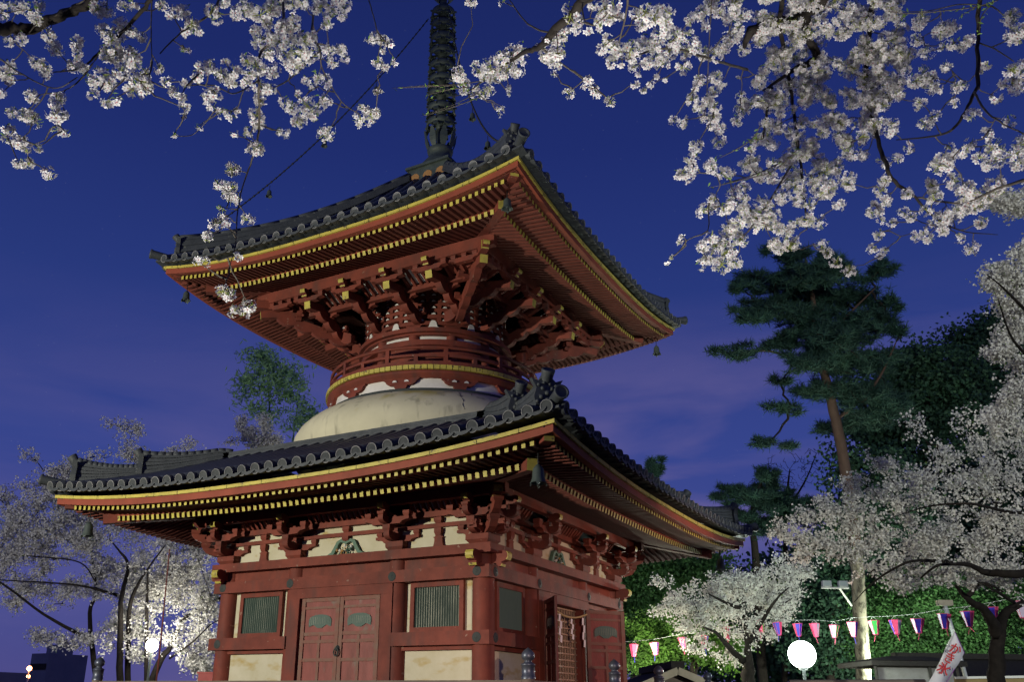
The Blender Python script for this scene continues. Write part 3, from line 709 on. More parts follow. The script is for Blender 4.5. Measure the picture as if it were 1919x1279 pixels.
for d2 in ((1, -1), (1, 1), (-1, 1), (-1, -1)):
    ridge(d2, 2.75, 3.88, lambda t: zrL(t, t) + .03, .16, .26, .14, .92)
    ridge(d2, 3.9, 4.66, lambda t: zrL(t, t) + .03, .16, .24, .14, .92, .22)
    ridge(d2, .5, 3.78, lambda t: zrU(t, t) + .03, .18, .24, .12, .8, .24)
    d = unit((d2[0], d2[1], 0))
    for zf, OE in ((zrL, OEL), (zrU, OEU)):
        mb = MB(); c = np.array((d2[0], d2[1], 0.0)) * (OE - .28) + np.array((0, 0, zf(OE, OE) + .06)); e = np.array((d2[0], d2[1], 0.0)) * (OE + .03) + np.array((0, 0, zf(OE, OE) + .13))
        ax = e - c; ln = np.linalg.norm(ax)
        mb.lathe([(.07, -.2), (.085, ln), (.098, ln + .02), (.098, ln + .05), (.075, ln + .052), (.07, ln + .035), (0, ln + .035)], M['tile'], c, ax, 18)
        mb.build('corner_tile', pag)
# box ridge around the foot of the dome
for k in range(4):
    mb = MB()
    for l in range(3):
        w_ = 2.97 - .012 * l
        sbox(mb, k, -w_, w_, 2.66, w_ + (.012 if k % 2 else 0), 5.80 + l * .062, 5.80 + l * .062 + .055, M['tile'])
    mb.build('ridge', pag)
# ---- dome
mb = MB(); mb.lathe([(2.70, 5.9), (2.76, 6.1), (2.785, 6.28), (2.76, 6.42), (2.69, 6.55), (2.58, 6.67), (2.44, 6.78), (2.28, 6.875), (2.14, 6.935), (1.9, 6.95)], M['dome'], seg=96); mb.build('dome', pag)
for a0_, zs, wv in ((-47.0, (6.90, 6.82, 6.72, 6.60, 6.50, 6.40), 1.0), (-41.5, (6.91, 6.86, 6.78), 1.6), (-78.0, (6.90, 6.87), .6)):
    prof_ = [(2.785, 6.28), (2.76, 6.42), (2.69, 6.55), (2.58, 6.67), (2.44, 6.78), (2.28, 6.875), (2.14, 6.935)]
    zz = [p[1] for p in prof_]; rr_ = [p[0] for p in prof_]; pts = []
    for q, z in enumerate(zs):
        r_ = float(np.interp(z, zz, rr_)) + .001; a = R(a0_ + wv * .35 * math.sin(q * 2.7)); pts.append((r_ * math.cos(a), r_ * math.sin(a), z))
    mb = MB(); mb.tube(pts, .006, M['iron'], 4); mb.build('dome_crack', bpy.data.objects['dome'])
mb = MB(); mb.lathe([(2.15, 6.92), (2.16, 6.975), (2.12, 6.985), (1.9, 6.985)], M['iron'], seg=96); mb.build('dome_rim', pag)
mb = MB(); mb.lathe([(2.05, 6.98), (2.05, 7.24)], M['white'], seg=96); mb.build('white_band', pag)
# curved helper on cylinders
def cbox(mb, r0, r1, a0, a1, z0, z1, m, n=6):
    vs = []
    for i in range(n + 1):
        a = a0 + (a1 - a0) * i / n; c, s = math.cos(a), math.sin(a)
        vs += [(r0 * c, r0 * s, z0), (r1 * c, r1 * s, z0), (r1 * c, r1 * s, z1), (r0 * c, r0 * s, z1)]
    fs = [(0, 1, 2, 3), (4 * n + 3, 4 * n + 2, 4 * n + 1, 4 * n)]
    for i in range(n):
        b = 4 * i; fs += [(b + 1, b + 5, b + 6, b + 2), (b + 2, b + 6, b + 7, b + 3), (b, b + 4, b + 5, b + 1), (b, b + 3, b + 7, b + 4)]
    mb.add(vs, fs, m)
def cprism(mb, poly, r, a, t, m):
    """polygon (arc length, z) bent on a cylinder"""
    n = len(poly); V = []
    for rr in (r + t, r):
        for s, z in poly: V.append((rr * math.cos(a + s / r), rr * math.sin(a + s / r), z))
    mb.add(V, [tuple(range(n)), tuple(range(2 * n - 1, n - 1, -1))] + [(i, n + i, n + (i + 1) % n, (i + 1) % n) for i in range(n)], m)
A12 = [R(15 + 30 * i) for i in range(12)]
mb = MB(); dots = MB()
for a in A12:
    mb = MB(); P = [(-.09, 6.985), (.09, 6.985), (.12, 7.03), (.12, 7.055), (.20, 7.06), (.27, 7.10), (.30, 7.15), (.34, 7.17), (.34, 7.20), (-.34, 7.20), (-.34, 7.17), (-.30, 7.15), (-.27, 7.10), (-.20, 7.06), (-.12, 7.055), (-.12, 7.03)]
    cprism(mb, P, 2.05, a, .07, M['red']); b_ = mb.build('balcony_bracket', pag); dots = MB()
    for s in (-.11, .11):
        Q = [(s - .045, 7.12), (s + .045, 7.12), (s + .03, 7.145), (s, 7.155), (s - .03, 7.145)]; cprism(dots, Q, 2.05, a, .078, M['white'])
    dots.build('white_gaps', b_)
mb = MB(); mb.lathe([(2.0, 7.195), (2.13, 7.195), (2.135, 7.26), (2.17, 7.265), (2.17, 7.325), (2.0, 7.33)], M['red'], seg=96); mb.build('balcony_ring', pag)
mb = MB()
for i in range(120):
    a = 2 * math.pi * i / 120; cbox(mb, 2.0, 2.205, a - .0232, a + .0232, 7.332, 7.412, M['yellow'], 1)
mb.lathe([(2.0, 7.34), (2.19, 7.34), (2.19, 7.405), (1.4, 7.405)], M['iron'], seg=96); mb.build('balcony_edge', pag)
def cring(mb, r, z, w, h, m, seg=96): mb.lathe([(r - w / 2, z - h / 2), (r + w / 2, z - h / 2), (r + w / 2, z + h / 2), (r - w / 2, z + h / 2), (r - w / 2, z - h / 2)], m, seg=seg, smooth=False)
ra = MB(); cring(ra, 2.10, 7.46, .10, .09, M['red']); cring(ra, 2.10, 7.625, .05, .05, M['red']); ra.lathe([(2.10 + .035 * math.cos(a), 7.79 + .035 * math.sin(a)) for a in np.linspace(0, 2 * math.pi, 9)], M['red'], seg=96)
rail_o = ra.build('balcony_rail', pag)
for i in range(24):
    po = MB(); a = R(7.5 + 15 * i); zt = 7.76 if i % 2 == 0 else 7.60; po.bar((2.10 * math.cos(a), 2.10 * math.sin(a), 7.5), (2.10 * math.cos(a), 2.10 * math.sin(a), zt), .075, .075, M['red'], up=(math.cos(a), math.sin(a), 0)); po.build('rail_post', rail_o)
# ---- drum
mb = MB(); mb.lathe([(1.40, 7.40), (1.40, 8.34)], M['red'], seg=96); mb.lathe([(1.42, 8.19), (1.42, 8.33)], M['white'], seg=96); dr_o = mb.build('drum_wall', pag)
for a in A12:
    mb = MB(); mb.lathe([(.11, 7.4), (.11, 8.33)], M['red'], (1.40 * math.cos(a), 1.40 * math.sin(a), 0), seg=14); mb.build('drum_column', dr_o)
mb = MB(); cring(mb, 1.44, 8.135, .17, .11, M['red']); cring(mb, 1.44, 8.31, .15, .04, M['red']); cring(mb, 1.44, 7.93, .16, .09, M['red']); cring(mb, 1.44, 7.55, .16, .10, M['red'])
cring(mb, 1.47, 8.375, .24, .085, M['red']); mb.build('drum_beam', dr_o)
mb = MB()
for i in range(12):
    a = R(30 * i)
    for s in np.linspace(-.2, .2, 10): mb.bar((1.43 * math.cos(a + s / 1.43), 1.43 * math.sin(a + s / 1.43), 7.6), (1.43 * math.cos(a + s / 1.43), 1.43 * math.sin(a + s / 1.43), 7.89), .022, .022, M['lattice'])
mb.build('drum_lattice', dr_o)
# stacked beams behind the brackets
mb = MB(); dots = MB()
mb.lathe([(1.36, 8.42), (1.36, 9.75)], M['red'], seg=72)
for j in range(6):
    z = 8.56 + j * .135; cring(mb, 1.415, z, .10, .075, M['red'])
for a in A12:
    cprism(mb, [(-.10, 8.42), (.10, 8.42), (.15, 8.50), (-.15, 8.50)], 1.38, a, .12, M['red'])
for i in range(12):
    a = R(30 * i)
    P = [(-.26, 8.42), (.26, 8.42), (.16, 8.44), (.08, 8.475), (.06, 8.56), (.03, 8.60), (-.03, 8.60), (-.06, 8.56), (-.08, 8.475), (-.16, 8.44)]
    cprism(dots, P, 1.465, a, .02, M['white'])
    for j in range(5):
        z = 8.60 + j * .135
        for s in (-.22, 0, .22):
            if j == 0 and s == 0: continue
            cprism(dots, [(s - .045, z), (s + .045, z), (s + .028, z + .022), (s, z + .034), (s - .028, z + .022)], 1.468, a, .012, M['white'])
            cprism(mb, [(s - .11 - .03, z - .01), (s - .11 + .03, z - .01), (s - .11 + .04, z + .06), (s - .11 - .04, z + .06)], 1.40, a, .085, M['red'])
sb = mb.build('bracket_beam_stack', pag); dots.build('white_gap', sb)
# ---- upper brackets: four stepped arms per side and the diagonals
def scallop(o0, z0, o1, z1, n, th):
    """stepped arm with wavy underside"""
    bot = []; d = np.array((o1 - o0, z1 - z0)); L0 = np.linalg.norm(d); e = d / L0; nn = np.array((e[1], -e[0]))
    for i in range(n):
        for j in range(6):
            a = j / 6; s = (i + a) / n * L0
            w_ = .055 * math.sin(math.pi * a) ** .8
            p = np.array((o0, z0)) + e * s + nn * w_; bot.append((p[0], p[1]))
    bot.append((o1, z1)); top = [(o1, z1 + th), (o0, z0 + th + .02)]
    return bot + top
def upper_bracket(org, d, L0, u_dir, hl, par_k=None, diag=False):
    """org: point on the drum axis line at z 0; d outward; L0 = outward distance of the tail end"""
    d = np.array(d, float); org = np.array(org, float); mb = MB(); m = M['red']
    s0 = 1.42 if not diag else 1.42
    sin_ = s0 - float(np.dot(org, d)) if False else None
    r0 = L0 - (1.42 if not diag else 1.75)
    mb.prism(scallop(r0, 8.43, L0 - .32, 8.86, 4, .17), org, d, Z, .13, m)
    # tail beam
    tl = MB()
    tl.bar(org + d * (L0 - .75) + np.array((0, 0, 9.02)), org + d * L0 + np.array((0, 0, 8.90)), .14, .15, m, M['yellow'])
    # cross arms on the steps
    for st_, hz, hh in ((.36, 8.66, .20), (.78, 8.84, .27)):
        o = r0 + st_ * (1.0 if not diag else 1.28)
        c = org + d * o + np.array((0, 0, hz))
        mb.prism(boat(hh, .085, .12), c, u_dir, Z, .10, m)
        for q in (-1, 0, 1): block(mb, c + np.array(u_dir) * q * (hh - .05) + np.array((0, 0, .085)), u_dir, .10, .06, m)
        if not diag:
            mb.prism([(-.045, 0), (.045, 0), (.03, .022), (0, .03), (-.03, .022)], c + np.array(u_dir) * .13 + np.array((0, 0, .09)) + d * .03, u_dir, Z, .07, M['white'])
    c = org + d * (L0 - .05) + np.array((0, 0, 8.985))
    if not diag:
        mb.prism(boat(hl, .095, .14), c, u_dir, Z, .11, m)
        for q in (-1, 0, 1): block(mb, c + np.array(u_dir) * q * (hl - .06) + np.array((0, 0, .095)), u_dir, .11, .075, m)
    o_ = mb.build('bracket', pag); tl.build('tail_beam', o_)
    n = MB(); nose(n, org + d * (L0 + .0) + np.array((0, 0, 9.13)), d, .11, .85, M['red'], M['yellow']); n.build('beam_nose', o_)
    return o_
for k in range(4):
    ua, oa = np.array(AX[k][0], float), np.array(AX[k][1], float)
    for u in (-1.40, -.47, .47, 1.40): upper_bracket(ua * u, oa, 2.52, ua, .36)
    d = unit(oa + np.array(AX[(k + 1) % 4][1])); x = unit(np.cross(Z, d))
    upper_bracket((0, 0, 0), d, 2.52 * math.sqrt(2) + .06, x, .3, diag=True)
    mb = MB(); mb.bar(d * 2.6 + np.array((0, 0, 9.16)), d * (2.62 * math.sqrt(2)) + np.array((0, 0, 9.13)), .14, .17, M['red'], M['yellow']); mb.build('tail_beam', pag)
    # two beams parallel to the eave
    mb = MB()
    for o, z0, z1 in ((2.46, 9.165, 9.39), (1.95, 8.93, 9.03)):
        e = o + .28 if k % 2 == 0 else o - .061
        sbox(mb, k, -e, e, o - .06, o + .06, z0, z1, M['red'])
    mb.build('eave_purlin', pag)
    # extra short arms near the corner
    for s in (-1, 1):
        mb = MB(); c = np.array(T(k, s * 2.12, 2.46, 8.985)); mb.prism(boat(.30, .095, .12), c, ua, Z, .10, M['red'])
        for q in (-.22, 0, .22): block(mb, c + ua * q + np.array((0, 0, .095)), ua, .10, .075, M['red'])
        mb.build('short_bracket', pag)
    for ua0, ub0 in ((-2.2, -1.58), (-1.22, -.65), (-.29, .29), (.65, 1.22), (1.58, 2.2)):
        mb = MB()
        for i in range(5):
            u = ua0 + (ub0 - ua0) * i / 4; mb.bar(T(k, u, 2.02, 9.03), T(k, u, 2.38, 9.20), .05, .06, M['red'])
        mb.hexa([T(k, ua0, 2.0, 9.07), T(k, ub0, 2.0, 9.07), T(k, ub0, 2.40, 9.25), T(k, ua0, 2.40, 9.25), T(k, ua0, 2.0, 9.09), T(k, ub0, 2.0, 9.09), T(k, ub0, 2.40, 9.27), T(k, ua0, 2.40, 9.27)], M['white'] if abs(ua0) < 1.3 else M['red'])
        mb.build('ribbed_cove', pag)
# ---- spire
mb = MB(); mb.box((-.5, -.5, 12.36), (.5, .5, 12.80), M['bronze']); mb.box((-.56, -.56, 12.80), (.56, .56, 12.86), M['bronze'])
for k in range(4):
    for i in range(3):
        u = -.33 + .33 * i; P = [(u - .10, 12.50)] + [(u - .115 * math.cos(a), 12.56 + .11 * math.sin(a)) for a in np.linspace(0, math.pi, 9)] + [(u + .10, 12.50)]
        mb.prism(P[::-1], T(k, 0, .505, 0), AX[k][0], Z, .012, M['gold'])
sp = mb.build('spire', pag)
mb = MB(); mb.lathe([(.50, 12.86), (.48, 12.95), (.36, 13.12), (.28, 13.22), (.24, 13.32), (.28, 13.36), (.30, 13.45), (.24, 13.5), (.09, 13.55), (.08, 18.2)], M['bronze'], seg=28); mb.build('spire_shaft', sp)
mb = MB()
for i in range(8):
    a = 2 * math.pi * i / 8; d = np.array((math.cos(a), math.sin(a), 0))
    for j in range(6):
        q0, q1 = j / 6, (j + 1) / 6
        f = lambda q: d * (.24 + .10 * math.sin(q * 2.4) + .07 * max(0, q - .75) * 4) + np.array((0, 0, 13.42 + .50 * q))
        wd = lambda q: .05 + .12 * math.sin(math.pi * min(1, q * 1.05)) ** .8
        mb.bar(f(q0), f(q1), wd(q0), .02, M['bronze'], up=d, w2=wd(q1))
mb.build('lotus_petal', sp)
for i in range(9):
    z = 14.15 + .4 * i; r_ = .325 - .006 * i; mb = MB()
    mb.lathe([(r_ - .03, z - .075), (r_, z - .075), (r_ + .012, z), (r_, z + .075), (r_ - .03, z + .075), (r_ - .03, z - .075)], M['bronze'], seg=32)
    mb.lathe([(.08, z - .14), (.115, z - .10), (.115, z + .10), (.08, z + .14)], M['bronze'], seg=14)
    for j in range(8):
        a = 2 * math.pi * j / 8 + .2; d = np.array((math.cos(a), math.sin(a), 0))
        mb.bar(d * .09 + np.array((0, 0, z)), d * (r_ - .02) + np.array((0, 0, z)), .035, .06, M['bronze'])
        # scalloped flange under the ring
        mb.bar(d * (r_ - .01) + np.array((0, 0, z - .07)), d * (r_ + .03) + np.array((0, 0, z - .17)), .12, .02, M['bronze'], up=d)
        mb.bar(d * (r_ + .01) + np.array((0, 0, z)), d * (r_ + .06) + np.array((0, 0, z - .02)), .025, .04, M['bronze'])
    mb.build('spire_ring', sp)
mb = MB()
for j in range(8):
    a = 2 * math.pi * j / 8; d = np.array((math.cos(a), math.sin(a), 0))
    for q in range(5):
        f = lambda t: d * (.12 + .22 * math.sin(t * 2.2)) + np.array((0, 0, 17.75 + .55 * t)); mb.bar(f(q / 5), f((q + 1) / 5), .11, .02, M['bronze'], up=d)
mb.lathe([(0, 18.95), (.09, 18.8), (.12, 18.65), (.08, 18.5), (.05, 18.45), (.14, 18.35), (.05, 18.2)], M['bronze'], seg=14); mb.build('spire_crown', sp)

# ================================================================ veranda railing (part of the pagoda)
def finial_post(x, y, name='railing_post'):
    mb = MB(); mb.lathe([(.085, 1.3), (.085, 1.93)], M['greywood'], (x, y, 0), seg=16); o = mb.build(name, pag)
    f = MB(); f.lathe([(.092, 1.90), (.092, 1.935), (.086, 1.94), (.086, 2.06), (.093, 2.065), (.093, 2.08), (.055, 2.10), (.045, 2.12), (.075, 2.14), (.088, 2.175), (.08, 2.215), (.05, 2.25), (.02, 2.27), (0, 2.285)], M['cap'], (x, y, 0), seg=20)
    f.build('post_cap', o)
Q = 4.05
for x, y in ((Q, -Q), (-Q, -Q), (Q, -1.05), (Q, 1.05), (Q, Q), (-Q, Q)): finial_post(x, y)
for a, b in (((-Q, -Q), (Q, -Q)), ((Q, -Q), (Q, -1.05)), ((Q, 1.05), (Q, Q)), ((Q, Q), (-Q, Q)), ((-Q, Q), (-Q, -Q))):
    mb = MB()
    for z, w_ in ((1.86, .055), (1.66, .045), (1.40, .07)):
        mb.bar((*a, z), (*b, z), w_, w_ * (1.0), M['greywood'])
    n = int(np.hypot(b[0] - a[0], b[1] - a[1]) / .9)
    for i in range(1, n + 1):
        q = i / (n + 1); x, y = a[0] + (b[0] - a[0]) * q, a[1] + (b[1] - a[1]) * q; mb.bar((x, y, 1.3), (x, y, 1.84), .06, .06, M['greywood'], up=(1, 0, 0))
    mb.build('veranda_railing', pag)
mb = MB()
for i in range(6): mb.box((4.16 + i * .28, -1.0, 0), (4.16 + i * .28 + .28, 1.0, 1.1 - i * .19), M['stone'])
mb.build('steps', pag)

# ================================================================ wind bells and chains
def bell(c, s, label, group, name='wind_bell'):
    x, y, z = c; e = empty(name, (x, y, z), label, 'bell', group)
    mb = MB(); mb.lathe([(0, 0), (.02, 0), (.045, -.03), (.055, -.05), (.06, -.13), (.075, -.17), (.085, -.185)], M['bronze'], (0, 0, 0), seg=14)
    mb.lathe([(.085, -.185), (.078, -.185), (.05, -.12), (0, -.08)], M['bronze'], (0, 0, 0), seg=14)
    for i in range(4):
        a = math.pi / 2 * i + .4; mb.bar((.075 * math.cos(a), .075 * math.sin(a), -.18), (.08 * math.cos(a), .08 * math.sin(a), -.215), .05, .008, M['bronze'], up=(math.cos(a), math.sin(a), 0), w2=.005)
    mb.v = [(a * s, b * s, c_ * s) for a, b, c_ in mb.v]; b = mb.build('bell_body', e)
    h = MB(); h.tube([(0, 0, .13), (0, 0, 0), (0, 0, -.24)], .007, M['wire'], 6); h.v = [(a * s, b_ * s, c_ * s) for a, b_, c_ in h.v]; h.build('bell_hanger', e)
for c, s, lb in (((4.41, -4.41, 4.56), 1.35, 'bronze wind bell under the near corner of the lower roof'), ((-4.41, -4.41, 4.56), 1.35, 'bronze wind bell under the left corner of the lower roof'), ((4.41, 4.41, 4.56), 1.35, 'bronze wind bell under the right corner of the lower roof'),
                 ((3.52, -3.52, 9.32), 1.1, 'dark wind bell under the near corner of the upper roof'), ((-3.6, -3.6, 9.25), 1.1, 'dark wind bell under the left corner of the upper roof'), ((3.6, 3.6, 9.25), 1.1, 'dark wind bell under the right corner of the upper roof')):
    bell(c, s, lb, 'wind bells at the roof corners')
def chain(p0, p1, sag, label, bells, blabels):
    p0 = np.array(p0, float); p1 = np.array(p1, float); pts = []
    f = lambda t: p0 + (p1 - p0) * t + np.array((0, 0, -sag * 4 * t * (1 - t)))
    pts = [f(i / 60) for i in range(61)]; mb = MB(); mb.tube(pts, .012, M['wire'], 5)
    for i in range(0, 60): mb.lathe([(0, -.03), (.022, -.015), (.022, .015), (0, .03)], M['wire'], (pts[i] + pts[i + 1]) / 2, pts[i + 1] - pts[i], 6)
    mb.build('chain', None, label, 'chain', 'chains from the spire')
    for t, lb in zip(bells, blabels):
        p = f(t); bell(p - np.array((0, 0, .17)), .85, lb, 'small bells on the spire chains', 'chain_bell')
chain((-.3, -.2, 17.2), (-3.72, -3.72, 10.25), .55, 'thin black chain sagging from the spire to the left roof corner', (.24, .46, .68), ('highest small bell on the long left chain', 'middle small bell on the long left chain', 'lowest small bell on the long left chain'))
chain((.28, -.2, 17.2), (3.55, -3.55, 10.35), 1.0, 'thin black chain sagging from the spire to the near roof corner', (.50, .74), ('upper small bell on the short right chain', 'lower small bell on the short right chain'))
#PART2
# ================================================================ VEGETATION HELPERS
def rand_dirs(n):
    v = rng.normal(size=(n, 3)); return v / np.linalg.norm(v, axis=1)[:, None]
def frames(nrm):
    n = len(nrm); r = rand_dirs(n); x = np.cross(nrm, r); x /= np.linalg.norm(x, axis=1)[:, None]; return x, np.cross(nrm, x)
# five-petalled flower: petals are kites with a notch side, cupped
_ft = []
for _i in range(5):
    _a = 2 * math.pi * _i / 5
    for _rr, _da, _h in ((.12, 0, .05), (.72, -.52, .16), (1.0, 0.0, .30), (.72, .52, .16)):
        _ft.append((_rr * math.cos(_a + _da), _rr * math.sin(_a + _da), _h))
for _a in (0.5, 2.07, 3.64, 5.21): _ft.append((.20 * math.cos(_a), .20 * math.sin(_a), .17))
FT = np.array(_ft); FF = np.array([[4 * i, 4 * i + 1, 4 * i + 2, 4 * i + 3] for i in range(6)]); FM = np.array([0] * 5 + [1])
def flowers(P, Nn, r):
    """arrays of positions, facing directions and radii -> verts, faces, material index"""
    n = len(P); x, y = frames(Nn)
    r = np.broadcast_to(r, (n,))
    V = P[:, None, :] + (FT[None, :, 0, None] * x[:, None, :] + FT[None, :, 1, None] * y[:, None, :] + FT[None, :, 2, None] * Nn[:, None, :]) * r[:, None, None]
    k = len(FT); F = FF[None] + (np.arange(n) * k)[:, None, None]
    return V.reshape(-1, 3), F.reshape(-1, 4), np.tile(FM, n)
def quads(P, Nn, w_, h_, rot=True):
    """leaf-like kites: centre, facing, width, length"""
    n = len(P); x, y = frames(Nn); w_ = np.broadcast_to(w_, (n,))[:, None]; h_ = np.broadcast_to(h_, (n,))[:, None]
    V = np.stack([P - y * h_ * .5, P + x * w_ * .5 - y * h_ * .05, P + y * h_ * .5, P - x * w_ * .5 - y * h_ * .05], 1)
    return V.reshape(-1, 3), (np.arange(n)[:, None] * 4 + np.arange(4)[None]).astype(int)
class Bag:
    def __init__(s): s.V = []; s.F = []; s.M = []; s.n = 0
    def add(s, V, F, m):
        s.V.append(V); s.F.append(F + s.n); s.M.append(np.full(len(F), m) if np.isscalar(m) else m); s.n += len(V)
    def build(s, name, mats, parent=None, **kw):
        return np_mesh(name, np.concatenate(s.V), np.concatenate(s.F), mats, np.concatenate(s.M), parent, **kw)
def network(nodes, targets, mb, m, r_tip, r_base, jit=.12, seg=4, maxd=1e9, droop=0.0):
    """joins every target to the nearest point of the growing branch network by a crooked twig"""
    nodes = np.array(nodes, float); targets = np.array(targets, float)
    d0 = np.min(np.linalg.norm(targets[:, None, :] - nodes[None], axis=2), axis=1); order = np.argsort(d0)
    buf = np.empty((len(nodes) + len(targets) * (seg - 1) + 4, 3)); n = len(nodes); buf[:n] = nodes
    for i in order:
        t = targets[i]; d = np.linalg.norm(buf[:n] - t, axis=1); j = int(np.argmin(d)); ln = d[j]
        if ln < 1e-3: continue
        if ln > maxd: continue
        p0 = buf[j]; pts = [p0]
        for q in range(1, seg):
            a = q / seg; pts.append(p0 + (t - p0) * a + rng.normal(size=3) * jit * ln * .35 + np.array((0, 0, -droop * ln * a * (1 - a) * 2)))
        pts.append(t); rb = min(r_base, r_tip + ln * .02)
        mb.tube(pts, [rb + (r_tip - rb) * q / seg for q in range(seg + 1)], m, 5, False)
        for p in pts[1:-1] if seg > 1 else []: buf[n] = p; n += 1
    return buf[:n]
def polyline(pts, d, radii, mb, m, sub=5, seg=8, wob=.0):
    """px polyline at depth d (scalar or list) -> smooth tube; returns points"""
    P = [np.array(at(x, y, d if np.isscalar(d) else d[i])) for i, (x, y) in enumerate(pts)]
    n = len(P); out = []; rr = []
    for i in range(n - 1):
        p0, p1, p2, p3 = P[max(i - 1, 0)], P[i], P[i + 1], P[min(i + 2, n - 1)]
        for q in range(sub):
            t = q / sub; out.append(.5 * ((2 * p1) + (p2 - p0) * t + (2 * p0 - 5 * p1 + 4 * p2 - p3) * t * t + (3 * p1 - p0 - 3 * p2 + p3) * t ** 3)); rr.append(radii[i] + (radii[i + 1] - radii[i]) * t)
    out.append(P[-1]); rr.append(radii[-1])
    if wob:
        for i in range(1, len(out) - 1): out[i] = out[i] + rng.normal(size=3) * wob * rr[i]
    mb.tube(out, rr, m, seg); return out
def ellipse_points(ell, n, d, thick=.6, flat=1.0):
    """points inside ellipsoids that were measured in the picture as (cx, cy, rx, ry); depth d, depth radius = thick * mean radius"""
    areas = np.array([e[2] * e[3] for e in ell], float); pick = rng.choice(len(ell), n, p=areas / areas.sum()); out = np.empty((n, 3))
    v = rand_dirs(n) * (rng.random(n) ** (1 / 2.6))[:, None]
    for i in range(n):
        cx, cy, rx, ry = ell[pick[i]][:4]; dd = ell[pick[i]][4] if len(ell[pick[i]]) > 4 else d
        rz = thick * (rx + ry) / 2 / FPX * dd
        z = dd + v[i, 2] * rz; out[i] = at(cx + v[i, 0] * rx, cy + v[i, 1] * ry, dd) * 1.0 + FW * (v[i, 2] * rz)
    return out

# ================================================================ FOREGROUND CHERRY BRANCHES
def near_cherry(name, label, clusters, limbs, depth_f, fl_r=.0165, leafs=0.25, trunk=None, dens=1.0, extra_twigs=()):
    """clusters: (px, py, radius px); limbs: (points, radii m)"""
    e = empty(name, trunk if trunk is not None else (0, 0, 0), label, 'cherry tree')
    off = np.array(e.location)
    mb = MB(); nodes = []
    for pts, rad in limbs:
        ds = [depth_f(x, y) for x, y in pts]
        o = polyline(pts, ds, rad, mb, M['bark'] if rad[0] > .012 else M['twig'], 6, 8 if rad[0] > .012 else 6, .25)
        nodes += list(o)
    C = []; Rr = []
    for x, y, r in clusters:
        d = depth_f(x, y) + rng.uniform(-.28, .28); C.append(at(x, y, d)); Rr.append(r * d / FPX)
    C = np.array(C); Rr = np.array(Rr)
    allc = np.concatenate([C, np.array([at(x, y, depth_f(x, y)) for x, y in extra_twigs]).reshape(-1, 3)]) if len(extra_twigs) else C
    network(nodes, allc + np.array((0, 0, .01)), mb, M['twig'], .0016, .005, .10, 4, 1.2, .10)
    if trunk is not None and trunk[3:] if False else False: pass
    mb.v = [tuple(np.array(p) - off) for p in mb.v]; mb.build('branches', e)
    bag = Bag(); lf = Bag(); P = []; Nn = []; FR = []; SP = []; SD = []; LP = []
    for c, R_ in zip(C, Rr):
        n = max(3, int(dens * rng.uniform(.55, 1.3) * 1.15 * 4 * R_ * R_ / (fl_r * fl_r)))
        dr = rand_dirs(n); dr[:, 2] -= .15; dr /= np.linalg.norm(dr, axis=1)[:, None]
        ax = np.array((rng.uniform(.8, 1.15), rng.uniform(.8, 1.15), rng.uniform(.75, 1.1)))
        rad = R_ * rng.uniform(.62, 1.0, n) - fl_r * .3
        P.append(c + dr * ax * rad[:, None]); nn = dr + rng.normal(size=(n, 3)) * .38; Nn.append(nn / np.linalg.norm(nn, axis=1)[:, None]); fr_ = fl_r * rng.uniform(.80, 1.18, n) * rng.uniform(.85, 1.1); fr_[rng.random(n) < .12] *= .5; FR.append(fr_)
        k = max(4, int(n * .9)); dd = rand_dirs(k); SP.append(np.repeat(c[None], k, 0)); SD.append(dd * R_ * .85)
        if rng.random() < leafs:
            k = rng.integers(2, 5); dd = rand_dirs(k); dd[:, 2] = np.abs(dd[:, 2]); LP.append(c + dd * R_ * .8)
    V, F, Mi = flowers(np.concatenate(P), np.concatenate(Nn), np.concatenate(FR)); bag.add(V, F, Mi)
    SP = np.concatenate(SP); SD = np.concatenate(SD); x, y = frames(SD / np.linalg.norm(SD, axis=1)[:, None]); w_ = .0014
    V = np.stack([SP + x * w_, SP - x * w_, SP + SD - x * w_, SP + SD + x * w_], 1).reshape(-1, 3); bag.add(V, np.arange(len(V)).reshape(-1, 4), 2)
    o = bag.build('blossoms', [M['petal'], M['pistil'], M['calyx']]); 
    o.data.transform(Matrix.Translation(-Vector(off))); o.parent = e
    if LP:
        LP = np.concatenate(LP); V, F = quads(LP, rand_dirs(len(LP)), .010, .032); b2 = Bag(); b2.add(V, F, 0); o = b2.build('young_leaves', [M['leaf']]); o.data.transform(Matrix.Translation(-Vector(off))); o.parent = e
    return e
def conv(L_, s, ox, oy): return [(ox + x / s, oy + y / s, r / s) for x, y, r in L_]
S3 = 3.198
